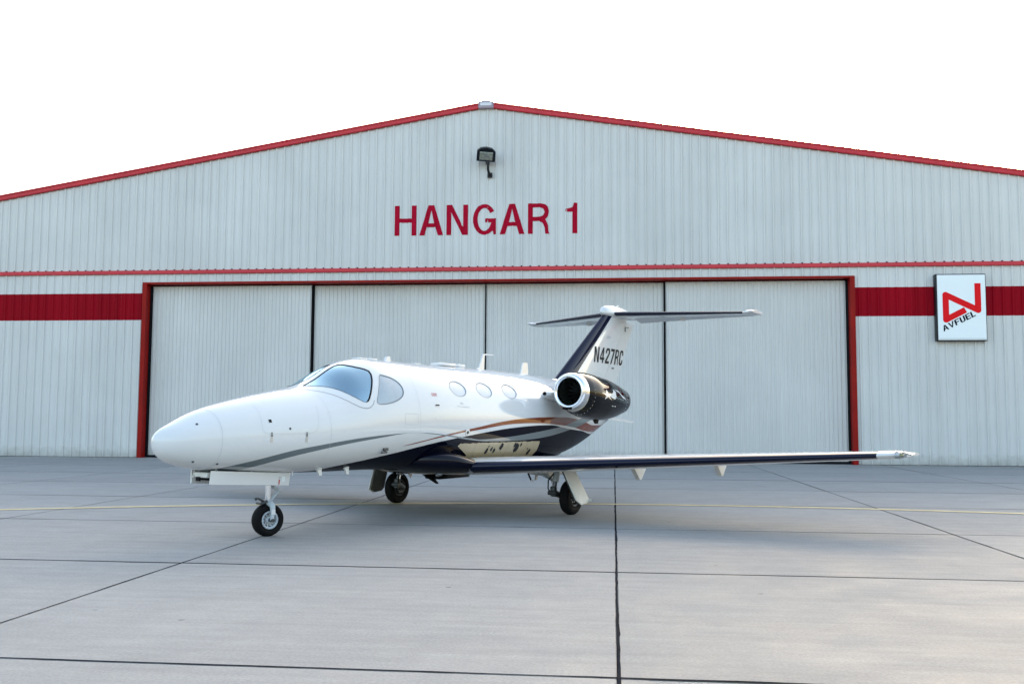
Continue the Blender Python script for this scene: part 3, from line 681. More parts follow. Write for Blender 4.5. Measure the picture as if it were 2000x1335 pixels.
def patch(name, poly, off, m, parent, side=1, step=.07, smooth=True):
    """a pane lying in the skin: polygon in (x, angle), filled with interior points"""
    pp = [Vector(p) for p in poly]; n = len(pp); ex = []
    x0, x1 = min(p.x for p in pp), max(p.x for p in pp); a0, a1 = min(p.y for p in pp), max(p.y for p in pp)
    x = x0+step/2
    while x < x1:
        a = a0+step/2
        while a < a1:
            if inside((x, a), poly) and not near((x, a), poly, step*.45): ex.append(Vector((x, a)))
            a += step
        x += step
    v, e, f, *_ = delaunay_2d_cdt(pp+ex, [(k, (k+1) % n) for k in range(n)], [], 1, 1e-6)
    vs = []; ns = []
    for q in v:
        p = fus(q.x, q.y); nn = fus_n(q.x, q.y); p = p+nn*off; vs.append((p.x, p.y*side, p.z)); ns.append((nn.x, nn.y*side, nn.z))
    fs = []
    for t in f:
        a_, b_, c_ = [Vector(vs[k]) for k in t[:3]]; nn = (b_-a_).cross(c_-a_)
        fs.append(tuple(t) if nn.dot(Vector(ns[t[0]])) > 0 else tuple(reversed(t)))
    o = link(name, vs, fs, m, parent); o.data.polygons.foreach_set('use_smooth', [True]*len(fs)); o.data.normals_split_custom_set_from_vertices(ns); return o
def ring(name, poly, width, m, parent, side=1, off0=.003, off1=-.004, R=.75, grow=0.0):
    """gasket round an opening; width: number or function(k, x, a)"""
    n = len(poly); vs = []; area = sum(poly[k][0]*poly[(k+1) % n][1]-poly[(k+1) % n][0]*poly[k][1] for k in range(n)); sg_ = 1 if area > 0 else -1
    for k in range(n):
        a, b_, c = poly[k-1], poly[k], poly[(k+1) % n]
        t = Vector((c[0]-a[0], (c[1]-a[1])*R)).normalized(); nn = Vector((-t.y, t.x))*sg_
        w = width(k, *b_) if callable(width) else width
        for d, of in ((-grow, off0), (w*.5, off0), (w, off1)):
            x, a2 = b_[0]+nn.x*d, b_[1]+nn.y*d/R; p = fus(x, a2)+fus_n(x, a2)*of; vs.append((p.x, p.y*side, p.z))
    fs = []
    for k in range(n):
        k2 = (k+1) % n
        for r in (0, 1): fs.append((3*k+r, 3*k2+r, 3*k2+r+1, 3*k+r+1))
    mb = MB(); mb.add(vs, fs); return mb.build(name, m, parent, 60)
def seam(name, poly, w, m, parent, off=.0016, side=1, closed=False, use_a=False):
    """thin line lying on the skin, polyline in (x, z) or (x, angle)"""
    q = [(x, a_of(x, z)) for x, z in poly] if not use_a else list(poly)
    if closed: q = q+[q[0]]
    fine = []
    for k in range(len(q)-1):
        n = max(1, int(math.hypot(q[k+1][0]-q[k][0], (q[k+1][1]-q[k][1])*.75)/.03))
        fine += [(q[k][0]+(q[k+1][0]-q[k][0])*i/n, q[k][1]+(q[k+1][1]-q[k][1])*i/n) for i in range(n)]
    fine.append(q[-1]); vs = []
    for k, (x, a) in enumerate(fine):
        p0 = fus(*fine[max(k-1, 0)]); p1 = fus(*fine[min(k+1, len(fine)-1)]); t = (p1-p0).normalized(); nn = fus_n(x, a); s = nn.cross(t).normalized(); p = fus(x, a)+nn*off
        for e in (p+s*w/2, p-s*w/2): vs.append((e.x, e.y*side, e.z))
    return link(name, vs, [(2*k, 2*k+1, 2*k+3, 2*k+2) for k in range(len(fine)-1)], m, parent)
def decal(name, poly, m, parent, holes=(), off=.0025, side=1):
    loops = [list(poly)]+[list(h) for h in holes]; tris = tessellate_polygon([[Vector((p[0], p[1], 0)) for p in lp] for lp in loops]); flat = [p for lp in loops for p in lp]
    return link(name, [tuple(on_fus(x, z, off, side)) for x, z in flat], [tuple(t) for t in tris], m, parent)

ws_line = [(-4.36,.13),(-4.275,.255),(-4.201,.362),(-4.128,.478),(-4.069,.574),(-4.002,.70),(-3.928,.826),(-3.844,.971),(-3.748,1.111),(-3.657,1.207),(-3.587,1.248),(-3.541,1.265),(-3.48,1.26),(-3.42,1.221),(-3.39,1.16)]
def ws_w(k, x, a):
    if a < .16 and x < -3.44: return .016
    if x > -3.50: return .026
    return .007
for side in (1, -1):
    w = patch('windshield', WS, -.004, GLASS, fz, side)
    ring('windshield_seal', WS, ws_w, SEAL, fz, side, off0=.0035, off1=-.006)
    seam('windshield_seam', ws_line, .007, SEAMD, fz, side=side, use_a=True)
    patch('cockpit_side_window', SWN, -.006, SHADE2, fz, side)
    ring('side_window_frame', SWN, .014, mat('window gasket', (.14,.17,.19), .5), fz, side, off0=.002, off1=-.006)
    for o in OV:
        patch('cabin_window', o, -.006, SHADE, fz, side)
        ring('cabin_window_frame', o, .014, mat('cabin window gasket', (.22,.27,.31), .5), fz, side, off0=.002, off1=-.006)
    # seams and small fittings on the skin
    seam('radome_seam', [(-5.605, z) for z in np.linspace(float(fT(math.sqrt(.605)))-.004, float(fB(math.sqrt(.605)))+.004, 40)], .005, SEAM, fz, side=side)
    seam('nose_door_seam', [(-5.10,1.585),(-5.105,1.48),(-5.115,1.38),(-5.12,1.31),(-5.095,1.272),(-5.03,1.259),(-4.74,1.259),(-4.47,1.262),(-4.40,1.28),(-4.36,1.33),(-4.33,1.45),(-4.30,1.6)], .0035, SEAM, fz, side=side)
    seam('frame_seam', [(-4.16, z) for z in np.linspace(1.72, .80, 20)], .003, SEAM, fz, side=side)
    seam('cabin_door_seam', [(-2.535, z) for z in np.linspace(2.15, 1.25, 24)], .003, SEAM, fz, side=side)
    seam('access_panel', [(-2.845,1.505),(-2.58,1.505),(-2.595,1.363),(-2.85,1.363)], .004, SEAM, fz, side=side, closed=True)
    for x, z in ((-5.841,1.369),(-5.858,.954),(-5.574,.922),(-4.756,1.317)):
        p = on_fus(x, z, .001, side); n = Vector(fus_n(x, a_of(x, z))); n.y *= side
        MB().lathe([(-.004,.016),(.003,.014),(.003,.0001)], p, n, 12).build('static_port', DARKSTEEL, fz, 40)
    for xl in (-5.005, -4.524):
        for z0, z1, w, m_ in ((1.158,1.262,.030,STEEL),(1.225,1.275,.020,SEAMD)):
            q = [on_fus(xl+dx, z, .004, side) for dx, z in ((-w/2,z0),(w/2,z0),(w/2,z1),(-w/2,z1))]
            link('latch', q, [(0,1,2,3)], m_, fz)
    decal('lock_plate', [(-5.022,1.388),(-4.984,1.388),(-4.984,1.424),(-5.022,1.424)], SEAL, fz, side=side)
# port-side print and fittings
cx = -2.225
for ch, w in zip('EXIT', (.62,.66,.22,.62)):
    o_, h_ = glyph(ch, w, .2); k = .042
    decal('exit_letter', [(cx+a*k, 1.757+b*k) for a, b in o_], REDP, fz); cx += (w+.2)*k
decal('handle_plate', [(-2.215,1.433),(-2.146,1.433),(-2.112,1.625),(-2.19,1.625)], mat('handle plate', (.64,.62,.60), .35), fz)
decal('handle_slot', [(-2.197,1.622),(-2.109,1.622),(-2.107,1.640),(-2.195,1.640)], SEAL, fz, off=.004)
decal('small_crest', [(-1.62,1.66),(-1.54,1.69),(-1.56,1.665),(-1.50,1.655)], SEAM, fz)
decal('model_script', [(-1.68,1.618),(-1.38,1.605),(-1.38,1.613),(-1.68,1.626)], SEAM, fz)
p = on_fus(-1.443, 1.247, .004); n = fus_n(-1.443, a_of(-1.443, 1.247))
MB().lathe([(-.004,.052),(.004,.050),(.004,.0001)], p, n, 24).build('port_ring', WHITE, fz, 40)
MB().lathe([(.002,.026),(.010,.022),(.010,.0001)], p, n, 16).build('port_valve', DARKSTEEL, fz, 40)
mb = MB(); mb.tube([on_fus(-3.16,1.03,-.02), on_fus(-3.16,1.03,.05), on_fus(-3.16,1.03,.055)+Vector((-.11,0,.0))], [.016,.014,.010]); mb.box(on_fus(-3.15,1.045,.01), (.09,.02,.035))
mb.build('pitot_probe', DARKSTEEL, fz, 40)

# mottled tan patch above the wing root, ragged along its edges
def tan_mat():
    m = bpy.data.materials.new('tan patch'); m.use_nodes = True; nt = m.node_tree; b = nt.nodes['Principled BSDF']; L = nt.links.new
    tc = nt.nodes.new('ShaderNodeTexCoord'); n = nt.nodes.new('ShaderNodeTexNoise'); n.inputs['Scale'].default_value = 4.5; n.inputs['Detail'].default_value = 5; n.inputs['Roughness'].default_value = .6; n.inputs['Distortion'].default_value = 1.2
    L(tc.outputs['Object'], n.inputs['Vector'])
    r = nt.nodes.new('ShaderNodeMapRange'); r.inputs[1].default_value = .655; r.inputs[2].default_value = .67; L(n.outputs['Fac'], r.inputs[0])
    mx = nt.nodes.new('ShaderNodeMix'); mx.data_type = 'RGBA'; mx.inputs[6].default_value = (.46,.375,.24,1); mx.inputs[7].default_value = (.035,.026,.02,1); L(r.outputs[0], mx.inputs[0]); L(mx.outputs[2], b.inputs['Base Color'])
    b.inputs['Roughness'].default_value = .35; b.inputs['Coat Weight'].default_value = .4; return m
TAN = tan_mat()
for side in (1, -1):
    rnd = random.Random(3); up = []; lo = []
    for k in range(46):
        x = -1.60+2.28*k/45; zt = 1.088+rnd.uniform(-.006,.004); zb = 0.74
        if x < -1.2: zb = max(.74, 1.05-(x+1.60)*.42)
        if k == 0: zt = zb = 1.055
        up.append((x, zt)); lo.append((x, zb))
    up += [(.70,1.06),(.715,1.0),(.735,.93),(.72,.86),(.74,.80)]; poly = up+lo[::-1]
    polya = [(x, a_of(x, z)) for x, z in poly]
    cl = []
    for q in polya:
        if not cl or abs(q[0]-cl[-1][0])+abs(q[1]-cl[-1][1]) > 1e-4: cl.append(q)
    tp = patch('wing_root_patch', cl, .003, TAN, fz, side, step=.06)  # tan area with dark mottling, just proud of the fuselage skin
    for xr in (-1.15, -.25, .30):
        seam('patch_line', [(xr,1.085),(xr,.80)], .004, SEAMD, fz, off=.005, side=side)
    # irregular dark marks laid over the tan
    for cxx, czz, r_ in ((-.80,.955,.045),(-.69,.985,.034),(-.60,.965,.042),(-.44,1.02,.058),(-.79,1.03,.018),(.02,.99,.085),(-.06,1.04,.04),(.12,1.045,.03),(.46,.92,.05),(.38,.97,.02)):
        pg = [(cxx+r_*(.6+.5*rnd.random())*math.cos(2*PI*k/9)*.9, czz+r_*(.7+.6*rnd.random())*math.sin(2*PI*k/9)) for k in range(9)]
        decal('dark_mark', pg, PANEL_DARK, fz, off=.006, side=side)

# ---- cockpit and cabin inside ----
MB().box((-3.80,0,1.66), (.36,1.02,.12), Matrix.Rotation(math.radians(14),3,'Y'), .04).build('glareshield', PANEL_DARK, jet, 40)
MB().box((-3.64,0,1.52), (.06,1.15,.30), bev=.02).build('instrument_panel', PANEL_DARK, jet)
for sy in (-1, 1):
    s = MB(); s.box((-2.98,.33*sy,1.52), (.14,.44,.62), Matrix.Rotation(math.radians(-8),3,'Y'), .05)
    seat = s.build('pilot_seat', SEAT, jet, 40)
    MB().box((-2.94,.33*sy,1.92), (.10,.24,.17), Matrix.Rotation(math.radians(-6),3,'Y'), .04).build('headrest', SEAT, seat, 40)
    MB().box((-3.18,.33*sy,1.28), (.46,.46,.14), bev=.05).build('seat_cushion', SEAT, seat, 40)
    MB().tube([(-3.62,.33*sy,1.50),(-3.48,.33*sy,1.52)], .025).build('yoke_shaft', PANEL_DARK, jet)
    MB().tube([(-3.47,.33*sy-.15,1.60),(-3.47,.33*sy-.14,1.50),(-3.47,.33*sy,1.47),(-3.47,.33*sy+.14,1.50),(-3.47,.33*sy+.15,1.60)], .016).build('yoke', PANEL_DARK, jet, 40)
mb = MB(); ringp = [fus(-2.56, a)*1.0 for a in np.linspace(-PI, PI, 40, endpoint=False)]
cen = Vector((-2.56,0,1.42)); mb.add([cen+(p-cen)*.97 for p in ringp], [tuple(range(40))]); mb.build('bulkhead', CABIN, jet, recalc=False)
MB().box((-3.2,0,1.05), (1.2,.8,.03)).build('cockpit_floor', CABIN, jet)

# ---- roof fittings ----
top = lambda x: float(fT(math.sqrt(x-X0)))
for x in (-2.92, -2.71):
    MB().box((x,0,top(x)+.006), (.15,.16,.022), bev=.008).build('roof_antenna_pad', WHITE, jet, 40)
mb = MB(); mb.prism([(-2.40,2.24),(-2.355,2.325),(-2.29,2.325),(-2.27,2.24)], lambda x,z:(x,-.02,z), lambda x,z:(x,.02,z)); mb.build('roof_probe', WHITE, jet)
MB().box((-.98,0,2.272), (.40,.22,.05), Matrix.Rotation(.01,3,'Y'), .02).build('antenna_fairing', WHITE, jet, 40)
MB().box((-.62,0,2.268), (.18,.19,.055), Matrix.Rotation(.01,3,'Y'), .015).build('antenna_fairing', WHITE, jet, 40)
MB().box((-1.68,0,2.255), (.12,.10,.014), bev=.005).build('roof_antenna_pad', WHITE, jet, 40)
mb = MB(); mb.prism([(-.12,2.23),(-.03,2.275),(.07,2.47),(.09,2.505),(.135,2.505),(.12,2.46),(.10,2.23)], lambda x,z:(x,-.012,z), lambda x,z:(x,.012,z)); mb.tube([(.10,0,2.497),(.40,0,2.502)], [.012,.006], 8); mb.build('blade_antenna', WHITE, jet)
mb = MB(); mb.prism([(1.23,2.20),(1.31,2.425),(1.46,2.425),(1.48,2.20)], lambda x,z:(x,-.012,z), lambda x,z:(x,.012,z)); mb.build('blade_antenna', WHITE, jet)

# ---- belly fairing ----
BX = [-2.42,-2.3,-2.12,-1.9,-1.6,-1.3,-.9,0,.7,1.3,1.9,2.3]
bw = pchip(BX, [.30,.52,.70,.82,.915,.945,.94,.92,.80,.55,.34,.2])
bb = pchip(BX, [.80,.74,.69,.65,.622,.61,.606,.606,.625,.67,.75,.80])
bt = pchip(BX, [.92,.98,1.03,1.045,.99,.90,.855,.83,.82,.84,.86,.86])
mb = MB(); rings = []
for x in np.linspace(-2.42, 2.3, 90):
    w, zb, zt = float(bw(x)), float(bb(x)), float(bt(x)); zc = (zb+zt)/2; h = (zt-zb)/2
    rings.append([(x, w*math.copysign(abs(math.sin(t))**.8, math.sin(t)), zc-h*math.copysign(abs(math.cos(t))**.8, math.cos(t))) for t in np.linspace(0, 2*PI, 56, endpoint=False)])
mb.loft(rings).build('belly_fairing', NAVY, jet, 50)

# ---- wings ----
def foil(n=26, tc=.14, camber=-.002, x0=0.0, x1=1.0):
    """upper surface from x1 to x0, then lower back to x1; chord fractions"""
    def th(x): return 5*tc*(.2969*math.sqrt(x)-.1260*x-.3516*x*x+.2843*x**3-.1020*x**4)
    def cm(x): return camber*4*x*(1-x)
    ts = [x0+(x1-x0)*(1-math.cos(PI/2*k/n)) if x0 == 0 else x0+(x1-x0)*k/n for k in range(n+1)]
    up = [(x, cm(x)+th(x)) for x in ts]; lo = [(x, cm(x)-th(x)) for x in ts]
    return up[::-1]+(lo[1:] if x0 == 0 else lo)
def airfoil_loft(stations, pts_fn):
    """stations: (origin Vector, chord, thickness ratio, normal dir)"""
    rings = []
    for (o, c, tc, axis) in stations:
        rr = []
        for a, b_ in pts_fn(tc):
            rr.append((o[0]+a*c, o[1]+axis[0]*b_*c, o[2]+axis[1]*b_*c))
        rings.append(rr)
    return rings
def lerp(a, b_, t): return a+(b_-a)*t
def wing_st(y):  # y port
    t = (y-.85)/(6.3-.85)
    return lerp(-1.52,.03,t), lerp(.752,1.008,t), lerp(2.14,.88,t), lerp(.122,.122,t)
for side in (1, -1):
    sp_ = lambda st: [((x, -y*side, z), c, tc, (0, 1)) for (x, z, c, tc, y) in st]
    ys = np.linspace(.70, 6.30, 15)
    st = [(*wing_st(y), y) for y in ys]; st = [(x, z, c, tc, y) for x, z, c, tc, y in st]
    wing = MB().loft(airfoil_loft(sp_(st), lambda tc: foil(26, tc))).build('wing', WHITE, jet, 45)
    # navy leading edge boot, a skin a few millimetres proud
    def boot_pts(tc, fu=.03, fl=.065):
        th_ = lambda x: 5*tc*(.2969*math.sqrt(x)-.1260*x-.3516*x*x+.2843*x**3-.1020*x**4)
        f = [(fu*(1-k/14)**2, th_(fu*(1-k/14)**2)) for k in range(14)]+[(0, 0)]+[(fl*(k/14)**2, -th_(fl*(k/14)**2)) for k in range(1, 15)]
        return [(a-.0035 if a < .03 else a, b_+(.0016 if b_ > 0 else -.0016)) for a, b_ in f]
    st2 = [(*wing_st(y), y) for y in np.linspace(.875, 6.18, 14)]
    rings = [airfoil_loft(sp_([q]), lambda tc, y=q[4]: boot_pts(tc, lerp(.03,.085,(y-.87)/5.3), lerp(.065,.09,(y-.87)/5.3)))[0] for q in st2]
    MB().loft(rings, closed=False, cap=False).build('deice_boot', BOOT, wing, 60)
    # bright metal edge where the boot meets the root fairing
    x, z, c, tc = wing_st(.87); rr = airfoil_loft(sp_([(x, z, c, tc, .87)]), boot_pts)[0]
    MB().tube([Vector(p)+Vector((-.003,0,0)) for p in rr], .008, 6).build('boot_end_strip', STEEL, wing, 60)
    # tip: white cap and clear lens over the position light
    tipst = []
    for y, dx, cc, tcc in ((6.19,0,1,1.02),(6.32,.0,1,1.02),(6.40,.015,.97,1),(6.46,.05,.92,.92),(6.52,.14,.80,.8),(6.56,.30,.58,.6)):
        x, z, c, tc = wing_st(min(y, 6.3)); tipst.append((x+dx, z+.006, c*cc, tc*tcc, y))
    cap_ = MB().loft(airfoil_loft(sp_(tipst), lambda tc: [(a-.002, b_*1.03) for a, b_ in foil(22, tc)])).build('wing_tip', WHITE, wing, 50)
    x, z, c, tc = wing_st(6.3)
    rings = []
    for y, r1, r2_, xx in ((6.40,.062,.055,.02),(6.45,.06,.05,.01),(6.50,.045,.035,.01),(6.55,.022,.016,.015),(6.585,.003,.003,.02)):
        rings.append([(x+xx+.05+r1*1.4*math.cos(t), -y*side, z+.012+r2_*math.sin(t)) for t in np.linspace(0, 2*PI, 16, endpoint=False)])
    MB().loft(rings).build('light_lens', LENS, cap_, 60)
    MB().box((x+.06, -6.47*side, z+.012), (.05,.05,.05), bev=.01).build('position_light', mat('light base', (.30,.28,.16), .3, metal=.5), cap_)
    # flap track fairings: thin triangular fins under the trailing edge
    for y, xa, ln, dp in ((2.52,.32,.68,.27),(3.80,.46,.58,.23)):
        xx, z, c, tc = wing_st(y); z0 = z-.055
        mb = MB(); mb.prism([(xa,z0+.05),(xa+ln,z0+.05),(xa+ln*.56,z0-dp+.02),(xa+ln*.48,z0-dp+.02)], lambda a,b_,y=y: (a,-(y-.035)*side,b_), lambda a,b_,y=y: (a,-(y+.035)*side,b_)); mb.build('flap_track_fairing', CREAM, wing)
    MB().tube([(-.1,-1.0*side,.60),(-.02,-1.0*side,.50)], .014).build('drain_mast', BLACK, wing)
    mb = MB(); mb.box((.28,-.92*side,.55), (.05,.02,.13), Matrix.Rotation(math.radians(18),3,'Y')); mb.tube([(.27,-.92*side,.49),(.10,-.93*side,.47)], .006, 6); mb.build('wing_probe', CREAM, wing)
    mb = MB(); rings = [[(xx_, -(1.15+w_*math.cos(t))*side, .62-h_*abs(math.sin(t))) for t in np.linspace(0, PI, 12)] for xx_, w_, h_ in ((-.25,.05,.02),(.05,.17,.055),(.35,.20,.07),(.7,.14,.06),(.95,.04,.02))]
    mb.loft(rings, closed=False, cap=False).build('underwing_fairing', CREAM, wing, 60)

# ---- fin, rudder, tailplane ----
def fin_st(z):
    le = 2.574+(z-2.277)*1.3995; te = 4.913+(z-2.174)*.651; return le, te-le
def vfoil(z, x0, x1, tc=.105, grow=0.0, n=18):
    le, c = fin_st(z); pts_ = foil(n, tc, 0.0, x0, x1); return [(le+a*c-(grow if a < .02 else 0), (b_*c)+(grow if b_ > 0 else -grow if b_ < 0 else 0), z) for a, b_ in pts_]
zs = np.linspace(1.75, 3.56, 12)
fin = MB().loft([vfoil(z, 0, .70) for z in zs]).build('fin', WHITE, jet, 45)
MB().loft([vfoil(z, .704, 1.0) for z in np.linspace(2.13, 3.47, 8)]).build('rudder', WHITE, fin, 45)
MB().loft([[p for p in vfoil(z, 0, .18, grow=.003)] for z in np.linspace(2.18, 3.55, 10)], closed=False, cap=False).build('leading_edge_strip', BOOT, fin, 60)
# dorsal root fillet
mb = MB(); rings = []
for x in np.linspace(1.75, 4.7, 30):
    t = (x-1.75)/2.95; h = .02+.30*math.sin(min(1, t*1.3)*PI/2); w = .03+.16*math.sin(min(1,t*1.2)*PI/2)
    zb = top(min(x,4.6))-.10; rings.append([(x, w*math.cos(a), zb+h*math.sin(a)) for a in np.linspace(0, PI, 14)])
mb.loft(rings, closed=False, cap=False).build('dorsal_fillet', WHITE, fin, 60)
# registration on both faces
def fin_y(x, z, tc=.105):
    le, c = fin_st(z); a = min(max((x-le)/c, .001), .999); return c*5*tc*(.2969*math.sqrt(a)-.1260*a-.3516*a*a+.2843*a**3-.1020*a**4)
for side in (1, -1):
    zb, h = 2.560, .310; span = 1.44; ws_ = [.84,.86,.84,.80,.86,.84]; gp = .20; k = span/(sum(ws_)+5*gp); cx = 0.0
    seq = 'N427RC'
    for ch, w in zip(seq, ws_):
        o_, h_ = glyph(ch, w*k/h, .17 if ch == 'N' else .25)
        if ch == 'R': o_, h_ = glyph('R', w*k/h, .22)
        loops = [o_]+h_; tris = tessellate_polygon([[Vector((p_[0], p_[1], 0)) for p_ in lp] for lp in loops]); flat = [p_ for lp in loops for p_ in lp]
        def mp(a, b_, c=cx):
            u_ = c+a*h; z = zb+b_*h; x = 3.735+(u_ if side > 0 else span-u_)+.22*b_*h; return (x, -(fin_y(x, z)+.0045)*side, z)
        # subdivide so that the flat letter follows the curved skin
        bm = bmesh.new(); bv = [bm.verts.new((p_[0], p_[1], 0)) for p_ in flat]
        for t in tris:
            try: bm.faces.new([bv[i] for i in t])
            except ValueError: pass
        bmesh.ops.subdivide_edges(bm, edges=bm.edges[:], cuts=2, use_grid_fill=True)
        for v in bm.verts: v.co = Vector(mp(v.co.x, v.co.y))
        me = bpy.data.meshes.new('registration_letter'); bm.to_mesh(me); bm.free(); me.materials.append(SEAL)
        o = bpy.data.objects.new('registration_letter', me); col.objects.link(o); o.parent = fin
        cx += (w+gp)*k
    mb = MB(); q = [(4.30,3.07),(4.36,3.115),(4.46,3.12),(4.55,3.10),(4.46,3.07),(4.38,3.055)]
    for x0_, x1_, z_ in ((4.66,4.70,2.48),):
        mb.box((x0_, -(fin_y(x0_, z_)+.006)*side, z_), (.09,.014,.03))
    mb.build('rudder_hinge', SEAMD, fin)
    mb = MB(); qv = [(x, -(fin_y(x, z)+.004)*side, z) for x, z in q]; mb.add(qv, [tuple(range(len(q)))]); mb.build('fin_inlet', SEAM, fin)
    mb = MB(); mb.box((5.25, -(fin_y(5.25,3.32)+.008)*side, 3.32), (.02,.016,.10)); mb.box((5.33, -(fin_y(5.33,3.36)+.008)*side, 3.365), (.18,.016,.014)); mb.build('rudder_horn', SEAMD, fin)
# bullet fairing on top
mb = MB(); rings = []
for t in np.linspace(0.0, 1, 30):
    x = 4.26+1.78*t; k = math.sin(PI*min(1, (t*1.0+.0)**.62))**.6 if 0 < t < 1 else 0; k = max(k, .01)
    rings.append([(x, .125*k*math.cos(a), 3.60-.01*t+(.175 if math.sin(a) > 0 else .09)*k*math.sin(a)) for a in np.linspace(0, 2*PI, 24, endpoint=False)])
mb.loft(rings).build('tail_bullet', WHITE, fin, 60)
MB().box((5.0,0,3.785),(.07,.03,.03),bev=.008).build('beacon', BEACON, fin)
def stab_st(y):
    t = y/2.6; return lerp(4.50,5.80,t), 3.585+.012*t, lerp(1.18,.52,t), .10
for side in (1, -1):
    sp_ = lambda st: [((x, -y*side, z), c, tc, (0, 1)) for (x, z, c, tc, y) in st]
    st = [(*stab_st(y), y) for y in np.linspace(.03, 2.52, 8)]
    stab = MB().loft(airfoil_loft(sp_(st), lambda tc: foil(18, tc, 0, 0, .66))).build('tailplane', WHITE, jet, 45)
    def boot2(tc):
        f = foil(50, tc, 0, 0, 1); n = len(f)//2
        return [(a-.006 if a < .03 else a, b_+(.003 if b_ > 0 else -.003)) for i, (a, b_) in enumerate(f) if a < .085]
    st2 = [(*stab_st(y), y) for y in np.linspace(.14, 2.42, 8)]
    MB().loft(airfoil_loft(sp_(st2), boot2), closed=False, cap=False).build('deice_boot', BOOT, stab, 60)
    rings = []
    for y in np.linspace(.20, 2.50, 8):
        x, z, c, tc = stab_st(y); an = math.radians(lerp(17, 9, y/2.5)); rr = []
        for a, b_ in foil(10, tc, 0, .666, 1.0):
            da, db = (a-.666)*c, b_*c; rr.append((x+.666*c+da*math.cos(an)+db*math.sin(an), -y*side, z-da*math.sin(an)+db*math.cos(an)))
        rings.append(rr)
    MB().loft(rings).build('elevator', WHITE, stab, 45)
    x, z, c, tc = stab_st(2.56); mb = MB(); rings = []
    for y, k in ((2.50,.9),(2.54,1.05),(2.60,1.0),(2.64,.55)):
        rings.append([(x-.10+(.42 if k > .6 else .36)*(1-math.cos(t))/1.0*(.5)+ (0.30*(1-math.cos(t))*.5), -y*side, z+.010+(.055*math.sin(t)*k)+.03*(1-math.cos(t))*.2) for t in np.linspace(0, 2*PI, 20, endpoint=False)])
    mb.loft(rings).build('tailplane_tip', WHITE, stab, 50)
    MB().box((x-.05, -2.50*side, z+.0), (.10,.09,.035), bev=.012).build('horn_cap', WHITE, stab, 50)
    MB().box((stab_st(1.1)[0]+.78, -1.1*side, z-.075), (.10,.10,.045), bev=.01).build('elevator_hinge', CREAM, stab)
    # tail strake
    mb = MB(); v = [P(3.30,.33*side,1.50), P(4.15,.22*side,1.50), P(4.62,.56*side,1.395), P(4.40,.62*side,1.385)]
    mb.add([(a, b_, c_+.012) for a, b_, c_ in v]+[(a, b_, c_-.012) for a, b_, c_ in v], [(0,1,2,3),(7,6,5,4),(0,4,5,1),(1,5,6,2),(2,6,7,3),(3,7,4,0)]); mb.build('tail_strake', WHITE, jet)

